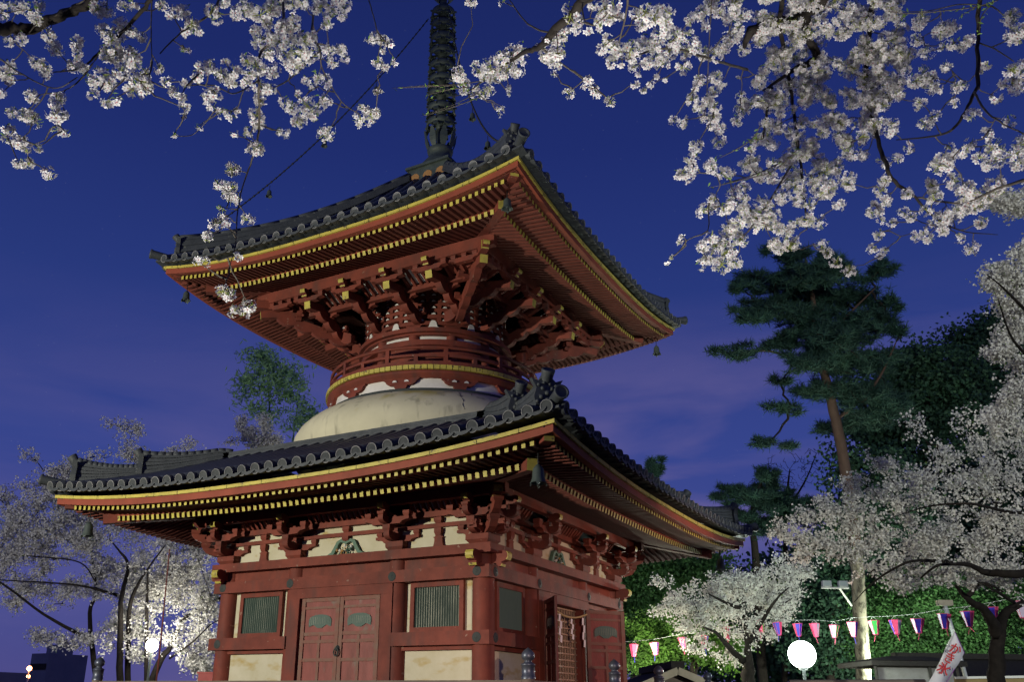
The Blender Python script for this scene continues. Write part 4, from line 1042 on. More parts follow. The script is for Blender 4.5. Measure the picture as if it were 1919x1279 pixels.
cA = conv([(40,50,50),(110,40,50),(180,60,60),(220,110,50),(240,30,40),(30,110,30),(60,235,50),(130,230,45),(290,210,50),(320,270,50),(350,310,40),(455,260,50),(460,330,45),(440,390,45),(490,410,45),(590,50,60),(570,30,50),(640,60,50),(620,180,55),(660,210,60),(730,160,60),(720,220,55),(790,190,45),(850,220,40),(740,40,40),(800,30,40),(680,310,80),(760,330,75),(800,370,60),(640,340,50),(560,480,60),(610,440,50),(650,500,60),(720,430,60),(820,480,70),(870,520,60),(800,540,60),(880,440,40),(560,560,45),(640,610,45),(700,590,40),(210,370,45),(260,400,50),(280,440,45),(60,400,55),(20,440,55),(60,480,40),(10,560,35),(340,600,50),(360,580,35),(190,570,55),(70,670,45),(140,690,50),(190,700,55),(220,740,40),(50,780,45),(40,830,40),(120,850,50),(160,890,40),(230,890,30),(110,980,40),(170,980,45),(290,1040,48),(330,690,55),(380,690,40),(350,780,45),(400,800,25),(955,410,38),(970,35,40),(1030,80,45),(1090,60,60),(1150,140,50),(1120,190,45),(1190,190,30),(1100,300,20),(1130,305,20),(1270,60,55),(1300,110,45),(1410,80,50),(1460,60,60),(1350,20,40),(1000,490,45),(1040,550,45),(1110,500,40),(1080,590,40),(1110,640,40),(1100,690,20),(1200,420,60),(1180,470,40),(1260,400,50),(1330,450,60),(1400,430,60),(1380,490,50),(1350,370,30),(1240,580,45),(1290,560,45),(1280,640,45),(1330,670,45),(1380,690,40),(1420,660,30),(1195,765,28),(1045,812,12),
 (1500,60,60),(1560,90,60),(1620,60,60),(1530,180,40),(1600,140,40),(1560,250,60),(1620,240,60),(1600,310,60),(1480,360,50),(1540,400,60),(1620,420,60),(1500,440,50),(1480,500,50),(1560,520,60),(1620,540,50),(1560,600,40),(1540,690,60),(1550,740,50),(1490,790,45),(1400,800,30),(1530,890,60),(1395,1020,50),(1310,1110,35),(1370,1150,45),(1390,1200,45),(1320,1250,25)], S3, 0, 0)
cB = conv([(480,20,55),(420,50,60),(540,30,50),(600,20,50),(700,30,60),(780,40,60),(850,30,50),(830,90,45),(760,110,50),(740,150,40),(480,160,60),(540,140,60),(460,250,60),(520,230,60),(600,230,60),(650,230,50),(580,300,70),(500,330,70),(640,330,60),(540,400,60),(600,380,50),(700,300,50),(760,300,45),(830,300,45),(780,370,50),(850,340,40),(690,460,50),(740,490,45),(660,520,35),(620,480,30),(575,565,28),(490,610,45),(540,650,50),(620,630,60),(690,620,60),(740,600,45),(660,690,50),(590,720,50),(560,730,40),(740,800,65),(960,640,35),(950,720,60),(1010,690,55),(1040,680,35),(1030,230,45),(1080,240,45),(1120,260,25),(990,240,25),(1050,370,40),(1090,400,35),(1150,370,30),(1080,310,25),(1040,550,22),(1070,550,15),(500,800,40),(460,790,30)], S3, 380, 0)
cL = conv([(495,375,55),(450,470,45),(490,490,45),(470,540,45),(530,540,30),(440,650,40),(420,700,50),(380,700,40),(460,700,30),(350,780,45),(590,680,50),(290,920,45),(340,930,40),(530,900,35),(440,1110,50),(480,1130,50),(510,1230,45),(600,1200,55),(570,1240,40)], S3, 280, 200)
limL = [([(-160, 95), (0, 55), (60, 50), (120, 25), (165, 5), (230, -45)], [.045, .036, .032, .028, .024, .02]),
 ([(300, -30), (272, 12), (235, 55), (190, 95), (150, 128), (100, 135)], [.013, .011, .009, .007, .005, .003]),
 ([(190, 95), (150, 150), (115, 172)], [.006, .004, .002]), ([(-30, 100), (0, 110), (35, 135), (100, 165), (145, 145)], [.006, .005, .004, .003, .003]),
 ([(285, -20), (283, 60), (285, 115)], [.004, .003, .002]), ([(530, -20), (530, 40), (514, 75), (486, 103), (485, 170), (485, 245), (472, 300), (455, 350), (445, 400), (442, 455), (430, 500)], [.009, .008, .008, .007, .006, .006, .005, .004, .004, .003, .002]),
 ([(598, -20), (585, 55), (600, 95), (605, 130), (640, 190), (675, 215)], [.007, .006, .005, .004, .003, .003]), ([(685, -20), (700, 30), (707, 60)], [.004, .003, .002]),
 ([(220, -30), (160, 0), (85, 40), (60, 62)], [.006, .005, .004, .003]), ([(405, 205), (365, 250), (330, 255)], [.003, .002, .0015]), ([(485, 150), (440, 175), (400, 160), (350, 160)], [.004, .003, .003, .002]),
 ([(420, -40), (400, 20), (340, 60), (300, 100)], [.008, .006, .004, .003]), ([(600, 95), (540, 150), (500, 170)], [.005, .004, .003]), ([(290, 180), (340, 200), (345, 215)], [.003, .002, .002])]
dL = lambda x, y: 4.5 + .45 * math.sin(x * .011 + 1) + .35 * math.sin(y * .017 + x * .005) + x * .0006
near_cherry('cherry_tree', 'foreground cherry tree whose blossoming branches hang across the upper left sky', cA + cB + cL, limL, dL, .0172, .6, dens=.72)
cC = conv([(100,10,45),(290,15,25),(30,450,60),(60,500,50),(150,420,60),(220,400,60),(290,350,60),(350,320,60),(400,290,50),(420,350,50),(330,420,60),(260,450,60),(200,470,55),(380,430,50),(120,540,50),(180,560,45),(220,540,40),(60,550,30),(530,260,50),(590,240,50),(650,200,60),(650,240,50),(560,330,60),(620,320,60),(600,370,50),(640,390,40),(700,100,55),(740,130,50),(690,40,45),(730,170,40),(600,440,25),(690,560,45),(330,530,18),(335,560,15),(265,650,20),(300,650,20),(270,685,18),(805,475,28),(780,520,18),(840,530,40),(860,570,30),(940,610,40),(830,30,40),(900,50,60),(960,30,50),(930,100,55),(980,90,45),(860,120,35),(880,170,35),(810,190,25),(930,240,50),(890,290,45),(960,300,60),(940,360,50),(1010,360,50),(1060,290,60),(1080,340,60),(1080,400,40),(1150,260,70),(1200,270,60),(1220,350,60),(1250,380,50),(1170,380,50),(1100,90,50),(1150,70,60),(1130,150,50),(1200,100,70),(1260,60,70),(1270,130,60),(1240,200,60),(1300,210,70),(1350,240,70),(1380,200,60),(1300,300,60),(1390,310,50),(1380,400,55),(1420,120,45),(1440,270,55),(1480,70,55),(1500,110,40),(1510,170,30),(1560,40,60),(1540,20,50),(1640,110,45),(1700,160,50),(1680,60,50),(1740,90,50),(1570,320,60),(1610,290,50),(1500,320,50),(1640,240,50),(1700,230,40),(1740,290,50),(1110,440,20),(1090,510,30),(1140,540,30),(1180,510,30),(1215,460,15),(1270,480,20),(1480,480,45),(1460,520,40),(1570,460,50),(1600,500,50),(1560,550,45),(1430,600,50),(1470,640,50),(1520,600,50),(1560,640,45),(1500,700,45),(1560,700,45),(1540,760,35),(1320,720,35),(1370,730,45),(1600,770,45),(1590,850,50),(1450,880,50),(1430,960,50),(1440,1010,40),(1350,1050,40),(1400,1050,50),(1720,580,45),(1740,620,40),(1700,470,18),(1600,1040,40),(1540,1190,40),(1520,1250,50),(1680,1150,50),(1740,1120,50)], S3, 850, 0)
cD = conv([(1740,100,60),(1780,200,80),(1790,430,80),(1740,420,50),(1700,490,40),(1780,520,60),(1760,930,70),(1800,860,60),(1790,980,60),(1650,590,45),(1730,730,50),(1340,960,60),(1380,890,45),(1450,910,45),(1410,520,45),(1450,510,40),(1570,410,40),(1600,390,30),(1350,400,40),(1240,320,45),(1340,270,40),(1400,260,45),(1450,270,50),(1490,240,45),(1230,740,50),(1270,700,50),(1130,890,45),(1000,970,35),(1060,950,40),(950,960,25),(860,930,45),(990,1080,35),(1400,610,40),(1510,690,50),(1310,530,30),(1320,190,60),(1380,160,50),(1340,150,40),(1640,880,70),(1600,800,50),(1550,950,45),(1590,985,50),(1660,960,60),(1480,880,40),(1500,860,40)], 3.197, 1350, 0)
cE = conv([(200,60,30),(240,20,35),(300,250,35),(350,200,35),(400,240,40),(460,200,50),(520,240,60),(560,280,60),(480,300,50),(420,330,50),(340,370,40),(300,420,40),(360,410,50),(420,390,50),(480,380,45),(330,470,45),(300,500,35),(390,500,50),(450,490,45),(480,510,25),(420,440,50),(600,300,50),(640,260,50),(660,330,45),(640,400,40),(660,430,35),(720,400,45),(700,350,40),(740,310,35),(740,120,45),(750,160,40),(760,200,40),(810,210,40),(800,290,45),(860,300,45),(880,60,60),(830,90,55),(900,140,60),(990,90,50),(940,30,45),(950,215,38),(1000,120,40),(200,370,18),(190,395,18),(150,467,12),(130,503,12),(870,410,40),(900,450,30),(940,490,35),(1000,530,35),(1170,100,35),(1150,150,35),(1180,195,38),(1120,210,25),(1110,250,40),(1150,240,30),(1155,290,28),(1210,305,26),(1145,360,32),(1110,430,32),(1170,435,30),(1145,463,20),(1280,165,38),(1260,250,38),(1300,275,35),(1370,240,38),(1410,190,40),(1410,160,40),(1400,120,40),(1440,20,60),(1500,100,45),(1450,280,45),(1500,260,50),(1450,335,42),(1380,375,38),(1320,365,32),(1360,345,25),(1390,310,25),(1530,375,30),(1590,425,42),(1635,300,35),(1560,150,60),(1600,200,60),(1650,170,60),(1540,230,50),(1700,130,60),(420,60,40),(560,60,40),(520,20,50),(620,60,30),(340,30,40)], 2.558, 1200, 300)
fill = []
for cx, cy, rx, ry, n in ((1440,30,95,45,34),(1540,70,120,75,75),(1640,130,75,70,40),(1480,150,75,60,26),(1570,190,95,60,42),(1690,60,60,55,20),(1430,215,70,40,14),(1450,290,80,60,20),(1545,270,60,50,16),(1500,330,60,60,16),(1700,160,60,45,16),(1620,230,60,50,20),(1640,40,60,40,20),(1400,400,55,45,10)):
    for i in range(int(n * .95)):
        a = rng.uniform(0, 2 * math.pi); q = math.sqrt(rng.random()); fill.append((cx + rx * q * math.cos(a), cy + ry * q * math.sin(a), rng.uniform(11, 17)))
limR = [([(1115, -30), (1095, 3), (1035, 60), (1012, 88), (985, 97), (930, 130), (880, 170), (845, 182)], [.026, .024, .020, .014, .012, .006, .004, .002]),
 ([(1468, -30), (1465, 0), (1462, 60), (1475, 120), (1485, 190), (1497, 280), (1508, 370), (1512, 430)], [.016, .016, .015, .014, .012, .010, .007, .004]),
 ([(1560, -20), (1500, 25), (1440, 45), (1405, 62), (1395, 88)], [.048, .042, .038, .028, .012]), ([(1505, 20), (1515, 70), (1530, 105), (1490, 130), (1430, 170)], [.036, .030, .030, .018, .006]),
 ([(1445, 165), (1437, 215), (1430, 260)], [.016, .010, .004]), ([(1836, -20), (1832, 60), (1833, 150), (1825, 175), (1800, 225), (1765, 252), (1680, 262)], [.014, .012, .012, .010, .008, .006, .003]),
 ([(1826, 172), (1845, 205), (1880, 232), (1930, 255)], [.008, .006, .005, .004]), ([(1835, 80), (1870, 95), (1900, 115)], [.005, .004, .003]), ([(1640, -20), (1628, 60), (1622, 170), (1640, 240), (1658, 305), (1672, 335), (1715, 370), (1745, 402), (1800, 432), (1870, 440)], [.02, .018, .016, .014, .013, .012, .009, .007, .004, .002]),
 ([(1350, 347), (1420, 325), (1470, 300), (1495, 278)], [.003, .004, .005, .006]), ([(1860, 12), (1800, 8), (1740, 20), (1680, 22)], [.005, .004, .003, .002]),
 ([(1030, 62), (990, 45), (955, 0)], [.005, .004, .003]), ([(870, 158), (800, 160), (735, 165)], [.003, .002, .0012]), ([(895, 175), (840, 200), (790, 217)], [.003, .002, .0012]), ([(1180, -20), (1170, 40), (1160, 80)], [.006, .004, .003]),
 ([(1720, 370), (1800, 380), (1880, 350), (1930, 335)], [.006, .006, .008, .012]), ([(1015, 90), (1060, 125), (1110, 160), (1140, 185)], [.006, .004, .003, .002]), ([(1400, 130), (1330, 110), (1250, 90), (1180, 110)], [.010, .008, .006, .004]), ([(1335, -20), (1330, 60), (1325, 170), (1320, 215)], [.004, .003, .003, .002]),
 ([(1500, 280), (1440, 380), (1390, 450)], [.008, .006, .003])]
dR = lambda x, y: 5.2 + .7 * math.sin(x * .008 + 2) + .5 * math.sin(y * .013 + x * .004) + max(0, (x - 1350)) * .0012 + y * .001
near_cherry('cherry_tree', 'foreground cherry tree whose dense blossoming branches fill the upper right sky', cC + cD + cE + fill, limR, dR, .0180, .26, dens=.68)
# leafy green sprigs on the near branches, one at the middle and one at the upper right
def sprig(pts, d, label):
    e = empty('leafy_twig', at(*pts[0][0], d), label, 'twig'); off = np.array(e.location); mb = MB(); b = Bag(); P = []
    for pl in pts:
        o = polyline(pl, d, [.0028] * (len(pl) - 1) + [.001], mb, M['twig'], 5, 5); P += [p + rng.normal(size=3) * .007 for p in o[::1] for _ in range(1)]
    mb.v = [tuple(np.array(p) - off) for p in mb.v]; mb.build('stem', e)
    P = np.array(P); V, F = quads(P - off, rand_dirs(len(P)), .010, .030); b.add(V, F, 0); b.build('leaves', [M['leaf']], e)
sprig([[(900, 152), (850, 160), (800, 162), (745, 165)], [(880, 163), (840, 168), (800, 178)], [(900, 182), (850, 200), (795, 217)]], 4.9, 'pale green budding twigs in front of the spire')
sprig([[(1870, 0), (1830, 12), (1770, 20), (1700, 25), (1660, 20)], [(1860, 5), (1840, 30), (1835, 60)], [(1830, 12), (1800, 30)], [(1700, 25), (1680, 45)]], 4.6, 'bright green leafy sprig among the upper right blossoms')
sprig([[(1425, 235), (1410, 260), (1380, 280), (1340, 300)], [(1410, 260), (1400, 285)]], 4.9, 'green leafy sprig at the left edge of the right blossoms')
sprig([[(1495, 280), (1450, 320), (1400, 335), (1330, 352)], [(1370, 340), (1355, 325)]], 4.8, 'long bare twig ending in green leaves below the right blossoms')

# ================================================================ TREES FURTHER BACK
def far_cherry(label, base, trunks, crown, d, n_clump, n_puff, clump_r, fs=.045, thick=.55, group=None, rt=.012, leaf=0.03, wob=.3, flat=.6):
    e = empty('cherry_tree', (base[0], base[1], 0), label, 'cherry tree', group); off = np.array(e.location)
    mb = MB(); nodes = []
    for i, (pts, rad) in enumerate(trunks):
        fr = d * .035
        dd = [d + ((rng.uniform(-.5, .3) - fr * min(1, j / 2)) if (j and i) else 0) for j in range(len(pts))]; nodes += polyline(pts, dd, [v * .66 * (1 - .45 * q_ / max(1, len(rad) - 1)) for q_, v in enumerate(rad)], mb, M['barkfar'], 5, 10, wob * .35)
    b0 = nodes[0]
    mb.tube([b0, (b0[0], b0[1], -.2)], [trunks[0][1][0], trunks[0][1][0] * 1.3], M['barkfar'], 10)
    C = ellipse_points(crown, n_clump, d, thick)
    NW = network(nodes, C, mb, M['barkfar'], rt * .4, rt * 3.5, .25, 6)[len(nodes):]
    mb.v = [tuple(np.array(p) - off) for p in mb.v]; mb.build('trunk', e)
    A_ = np.concatenate([NW, C, C]); A_ = A_ + rng.normal(size=A_.shape) * clump_r * .25; per = max(2, n_puff // len(A_)); P = np.repeat(A_, per, 0); sc = np.repeat(rng.uniform(.35, 1.3, len(A_)), per)
    off_ = rng.normal(size=(len(P), 3)) * clump_r * .50; off_[:, 2] *= flat; P = P + off_ * sc[:, None]
    q = 5; PP = np.repeat(P, q, 0) + rng.normal(size=(len(P) * q, 3)) * fs * .75
    nn = rand_dirs(len(PP)); V, F = quads(PP - off, nn, fs * .95, fs); b = Bag(); b.add(V, F, 0)
    k = int(len(PP) * leaf)
    if k: sel = rng.choice(len(PP), k); V, F = quads(PP[sel] - off + rng.normal(size=(k, 3)) * fs, rand_dirs(k), fs * .5, fs); b.add(V, F, 1)
    b.build('crown', [M['petal_far'], M['leaf']], e)
    return e
def leafy(name, label, cat, base_px, trunk, crown, d, n_clump, per, clump_r, leaf_w, leaf_h, m, thick=.6, flat=.6, barkm=None, group=None, up=0.0, sc_twig=.02, kind=None):
    b0 = at(*base_px, d); e = empty(name, (b0[0], b0[1], 0), label, cat, group); off = np.array(e.location); mb = MB(); nodes = []
    for pts, rad in trunk: nodes += polyline(pts, d, rad, mb, barkm or M['bark'], 5, 10, .15)
    n0 = nodes[0]; mb.tube([n0, (n0[0], n0[1], -.2)], [trunk[0][1][0], trunk[0][1][0] * 1.25], barkm or M['bark'], 10)
    C = ellipse_points(crown, n_clump, d, thick); network(nodes, C, mb, barkm or M['bark'], sc_twig * .4, sc_twig * 3, .12, 4)
    mb.v = [tuple(np.array(p) - off) for p in mb.v]; mb.build('trunk', e)
    P = np.repeat(C, per, 0); sc = np.repeat(rng.uniform(.6, 1.25, n_clump), per); o_ = rng.normal(size=(len(P), 3)) * clump_r; o_[:, 2] *= flat; P = P + o_ * sc[:, None]
    V, F = quads(P - off, rand_dirs(len(P)), leaf_w, leaf_h); b = Bag(); b.add(V, F, 0); b.build('crown', [m], e)
    return e
# pine: flat layered boughs of needle tufts
def pine(label, trunk, boughs, d, n_tuft, barkm, group=None, ts=.26, mneed=None, nn_=13):
    b0 = at(*trunk[0][0][0], d); e = empty('pine_tree', (b0[0], b0[1], 0), label, 'pine tree', group); off = np.array(e.location); mb = MB(); nodes = []
    for tr in trunk: nodes += polyline(tr[0], d, tr[1], mb, M[tr[2]] if len(tr) > 2 else barkm, 6, 12, .08)
    n0 = nodes[0]; mb.tube([n0, (n0[0], n0[1], -.2)], [trunk[0][1][0], trunk[0][1][0] * 1.2], barkm, 12)
    nd = network(nodes, np.array([at(b[0], b[1] + b[3] * .4, d + (b[4] if len(b) > 4 else 0)) for b in boughs]), mb, M['bark'], .03, .10, .14, 6)
    areas = np.array([b[2] * b[3] for b in boughs], float); pk = rng.choice(len(boughs), n_tuft, p=areas / areas.sum()); P = np.empty((n_tuft, 3))
    subs = []
    for b_ in boughs:
        k = max(5, int(b_[2] * b_[3] / 75)); sb_ = []
        for _ in range(k):
            v = rand_dirs(1)[0] * rng.random() ** .33; q_ = rng.uniform(.14, .34)
            sb_.append((v[0] * 1.02, v[1] * 1.0, v[2], q_))
        subs.append(sb_)
    for i, j in enumerate(pk):
        cx, cy, rx, ry = boughs[j][:4]; dz = boughs[j][4] if len(boughs[j]) > 4 else 0; sv = subs[j][rng.integers(len(subs[j]))]; v = np.array(sv[:3]) + rng.normal(size=3) * np.array((sv[3] * .55, sv[3] * .8, sv[3])) 
        P[i] = at(cx + v[0] * rx, cy + v[1] * ry * .9 - abs(v[0]) ** 2 * ry * .2, d + dz) + FW * v[2] * rx * .8 / FPX * d
    sub = P[::9]; network(nd, sub, mb, M['bark'], .008, .03, .15, 4)
    mb.v = [tuple(np.array(p) - off) for p in mb.v]; mb.build('trunk', e)
    D = rand_dirs(n_tuft * nn_); D[:, 2] = D[:, 2] * .7 + .35; D /= np.linalg.norm(D, axis=1)[:, None]; PP = np.repeat(P, nn_, 0) - off
    L_ = ts * rng.uniform(.6, 1.1, len(PP))[:, None]; x, _ = frames(D); w_ = ts * .045
    V = np.stack([PP - x * w_, PP + x * w_, PP + D * L_ + x * w_ * .4, PP + D * L_ - x * w_ * .4], 1).reshape(-1, 3)
    b = Bag(); b.add(V, np.arange(len(V)).reshape(-1, 4), 0); b.build('crown', [mneed or M['pine']], e)
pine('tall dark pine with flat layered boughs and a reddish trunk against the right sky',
     [([(1622, 1330), (1612, 1150), (1603, 1020)], [.29, .25, .235], 'litbark'), ([(1603, 1022), (1588, 900), (1562, 770), (1545, 700), (1530, 620), (1520, 540), (1508, 480)], [.235, .21, .18, .15, .12, .08, .03]),
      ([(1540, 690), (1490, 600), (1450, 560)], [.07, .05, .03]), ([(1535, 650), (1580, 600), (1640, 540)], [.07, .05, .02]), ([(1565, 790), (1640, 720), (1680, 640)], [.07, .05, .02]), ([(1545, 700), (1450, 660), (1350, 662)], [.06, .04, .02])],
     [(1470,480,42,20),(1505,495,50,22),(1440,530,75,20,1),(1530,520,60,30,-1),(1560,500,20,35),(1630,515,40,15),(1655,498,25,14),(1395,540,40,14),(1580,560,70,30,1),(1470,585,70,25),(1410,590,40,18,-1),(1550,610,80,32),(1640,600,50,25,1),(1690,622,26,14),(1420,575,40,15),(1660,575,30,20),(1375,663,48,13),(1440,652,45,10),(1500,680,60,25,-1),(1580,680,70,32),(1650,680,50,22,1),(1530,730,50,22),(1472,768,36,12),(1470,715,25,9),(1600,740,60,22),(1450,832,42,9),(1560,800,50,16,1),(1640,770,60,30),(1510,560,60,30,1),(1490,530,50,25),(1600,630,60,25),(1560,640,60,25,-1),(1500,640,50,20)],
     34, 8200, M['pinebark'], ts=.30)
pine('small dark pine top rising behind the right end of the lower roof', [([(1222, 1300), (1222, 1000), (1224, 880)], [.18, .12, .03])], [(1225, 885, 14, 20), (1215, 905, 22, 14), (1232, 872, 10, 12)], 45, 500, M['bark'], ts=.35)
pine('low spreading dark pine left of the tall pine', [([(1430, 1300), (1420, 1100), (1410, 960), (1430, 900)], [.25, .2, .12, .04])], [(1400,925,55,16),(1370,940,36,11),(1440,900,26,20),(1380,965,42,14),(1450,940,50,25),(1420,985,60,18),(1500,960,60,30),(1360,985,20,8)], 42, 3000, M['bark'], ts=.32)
TR = 'evergreen trees on the right'
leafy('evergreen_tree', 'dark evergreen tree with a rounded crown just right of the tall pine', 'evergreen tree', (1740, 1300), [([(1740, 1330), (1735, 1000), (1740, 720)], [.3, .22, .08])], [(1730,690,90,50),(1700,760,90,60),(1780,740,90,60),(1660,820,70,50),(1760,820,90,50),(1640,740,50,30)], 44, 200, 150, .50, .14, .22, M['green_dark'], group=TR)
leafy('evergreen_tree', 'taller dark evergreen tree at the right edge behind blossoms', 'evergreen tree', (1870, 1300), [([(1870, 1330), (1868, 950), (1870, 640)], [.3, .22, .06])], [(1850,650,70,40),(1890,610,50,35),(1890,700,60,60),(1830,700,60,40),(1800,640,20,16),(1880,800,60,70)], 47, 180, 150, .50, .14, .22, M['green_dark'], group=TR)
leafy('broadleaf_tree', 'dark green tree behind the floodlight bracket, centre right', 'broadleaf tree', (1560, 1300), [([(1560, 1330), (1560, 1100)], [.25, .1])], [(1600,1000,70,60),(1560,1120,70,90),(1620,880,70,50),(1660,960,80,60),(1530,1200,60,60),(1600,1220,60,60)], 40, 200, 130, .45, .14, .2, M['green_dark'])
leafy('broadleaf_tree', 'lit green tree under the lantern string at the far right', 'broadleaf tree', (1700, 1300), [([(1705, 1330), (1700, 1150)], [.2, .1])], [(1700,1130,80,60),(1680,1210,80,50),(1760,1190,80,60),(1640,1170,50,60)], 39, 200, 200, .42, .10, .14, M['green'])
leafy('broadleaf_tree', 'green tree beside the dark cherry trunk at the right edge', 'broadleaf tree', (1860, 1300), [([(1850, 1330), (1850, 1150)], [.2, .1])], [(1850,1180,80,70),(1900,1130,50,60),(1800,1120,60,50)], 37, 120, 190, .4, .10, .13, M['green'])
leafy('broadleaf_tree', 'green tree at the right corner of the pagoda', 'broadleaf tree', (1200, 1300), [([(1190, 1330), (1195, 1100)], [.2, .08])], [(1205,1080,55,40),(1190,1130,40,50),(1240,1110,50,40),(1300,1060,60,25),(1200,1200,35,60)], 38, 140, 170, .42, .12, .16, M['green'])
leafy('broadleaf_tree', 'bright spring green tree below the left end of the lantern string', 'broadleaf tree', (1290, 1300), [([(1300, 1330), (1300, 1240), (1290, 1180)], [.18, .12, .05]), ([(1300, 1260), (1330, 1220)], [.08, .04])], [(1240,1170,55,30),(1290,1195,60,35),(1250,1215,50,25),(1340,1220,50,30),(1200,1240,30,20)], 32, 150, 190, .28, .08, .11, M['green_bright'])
leafy('bamboo', 'loose pale green bamboo top rising behind the white dome at left', 'bamboo', (510, 1000), [([(515, 1330), (510, 900), (500, 670)], [.06, .05, .02]), ([(540, 1330), (545, 900), (560, 740)], [.05, .04, .02])], [(485,668,32,16),(510,700,50,26),(555,685,14,10),(475,720,28,16),(540,735,45,22),(580,775,28,14),(490,775,30,18),(560,790,30,25),(460,740,16,10)], 40, 120, 26, .34, .07, .34, M['bamboo'], flat=.5, barkm=M['green_dark'])
far_cherry('blossoming cherry tree at the far left, several dark stems, crown above the roof end', at(215, 1300, 26)[:2],
    [([(190, 1330), (176, 1240), (168, 1150), (180, 1110), (172, 1030), (187, 1012)], [.16, .13, .11, .09, .06, .03]), ([(225, 1330), (225, 1230), (227, 1130), (240, 1062), (222, 1032), (206, 1013)], [.17, .15, .12, .10, .06, .03]), ([(240, 1330), (240, 1215), (245, 1130), (270, 1078), (310, 1022)], [.15, .13, .11, .08, .04]),
     ([(165, 1195), (142, 1186), (82, 1152), (0, 1092), (-60, 1060)], [.10, .09, .07, .06, .04]), ([(225, 1118), (187, 1107), (131, 1096), (0, 1088)], [.08, .07, .05, .04]), ([(0, 1040), (80, 1045), (150, 1055), (178, 1090)], [.02, .03, .04, .05])],
    [(60,950,90,55),(30,1040,90,60),(150,930,90,50),(180,1000,120,55),(90,1010,100,60),(70,1110,90,35),(200,1090,100,45),(120,880,45,18),(232,812,14,34),(215,790,18,14),(258,812,14,14),(70,858,34,12),(350,834,36,8),(345,850,30,14),(160,862,40,14),(240,850,50,14),(110,905,60,25),(20,960,60,40),(-60,1000,80,80)], 26, 360, 9600, .27, fs=.062)
far_cherry('brightly lit cherry tree standing behind the left lamp', at(350, 1300, 25)[:2],
    [([(262, 1330), (300, 1240), (318, 1215), (338, 1170), (352, 1155), (400, 1128), (440, 1110)], [.16, .15, .13, .12, .13, .11, .08]), ([(274, 1330), (275, 1160), (277, 1075)], [.10, .09, .05]), ([(318, 1235), (360, 1205), (395, 1172), (420, 1160)], [.05, .045, .03, .02]), ([(295, 1120), (318, 1080), (330, 1050)], [.04, .05, .02]), ([(355, 1010), (375, 1060), (395, 1120)], [.012, .015, .02])],
    [(300,1050,80,50),(350,1030,60,40),(340,1120,80,55),(380,1090,50,50),(350,1210,60,45),(390,1180,40,60),(250,1160,60,45),(290,1100,70,40),(200,1190,70,30),(380,1250,40,30),(120,1200,60,12),(60,1195,50,8),(250,1230,30,25)], 25.5, 240, 6500, .27, fs=.066)
far_cherry('small blossoming cherry tops showing above the middle of the lower roof, under the bamboo', at(485, 1300, 31)[:2], [([(480, 1330), (482, 1000), (485, 840)], [.15, .1, .03])], [(450,795,8,20),(465,815,14,18),(497,800,8,28),(485,825,35,14),(520,830,20,10),(430,830,14,6)], 31, 60, 1100, .18, fs=.07)
far_cherry('white cherry tree with a thick forked dark trunk left of the big floodlight', at(1400, 1300, 27)[:2],
    [([(1400, 1340), (1402, 1264), (1402, 1240), (1400, 1200), (1394, 1136), (1392, 1110)], [.34, .33, .24, .18, .15, .08]), ([(1392, 1240), (1365, 1213), (1342, 1187), (1316, 1176)], [.16, .15, .10, .05]), ([(1390, 1142), (1358, 1130), (1328, 1114)], [.10, .08, .05]), ([(1404, 1205), (1432, 1158), (1456, 1123), (1478, 1102)], [.13, .10, .07, .04]), ([(1440, 1150), (1465, 1135), (1485, 1122)], [.05, .04, .02]), ([(1310, 1150), (1300, 1130)], [.03, .02])],
    [(1390,1085,90,30),(1460,1080,70,35),(1330,1110,80,30),(1400,1130,90,45),(1280,1140,70,22),(1460,1130,50,40),(1340,1170,80,35),(1300,1150,70,25),(1240,1145,30,12),(1240,1092,20,8),(1300,1210,50,20),(1350,1230,45,20),(1430,1180,40,30),(1500,1060,40,18)], 27, 230, 4600, .22, fs=.066)
far_cherry('large spreading cherry tree with a massive dark limb at the lower right', at(1880, 1300, 15)[:2],
    [([(1872, 1340), (1868, 1250), (1872, 1190), (1885, 1150), (1920, 1130)], [.24, .22, .20, .16, .12]), ([(1868, 1190), (1850, 1150), (1812, 1122), (1796, 1103), (1790, 1098)], [.17, .13, .09, .07, .03]), ([(1812, 1122), (1830, 1100), (1850, 1095), (1880, 1110)], [.07, .06, .05, .03]),
     ([(1960, 1070), (1905, 1076), (1850, 1074), (1818, 1060), (1790, 1058), (1755, 1062), (1725, 1085)], [.12, .11, .10, .07, .06, .05, .03]), ([(1790, 1057), (1750, 1052), (1700, 1055), (1640, 1090), (1600, 1130)], [.05, .05, .04, .03, .012]), ([(1940, 965), (1880, 958), (1820, 945), (1740, 950), (1660, 975)], [.05, .045, .04, .03, .01]), ([(1900, 1130), (1860, 1105), (1830, 1090)], [.05, .04, .02])],
    [(1500,990,70,35),(1470,1005,50,18),(1580,960,80,40),(1680,930,100,45),(1780,900,100,50),(1870,870,70,60),(1890,800,45,60),(1780,840,70,20),(1650,1020,130,40),(1780,1000,140,50),(1880,980,80,70),(1700,1075,120,35),(1820,1070,100,35),(1560,1035,60,22),(1500,1045,40,14),(1890,1060,50,40),(1720,790,40,12),(1830,790,60,30),(1660,870,60,12),(1600,900,40,10)], 15, 400, 8000, .16, fs=.044, thick=.34, rt=.009)
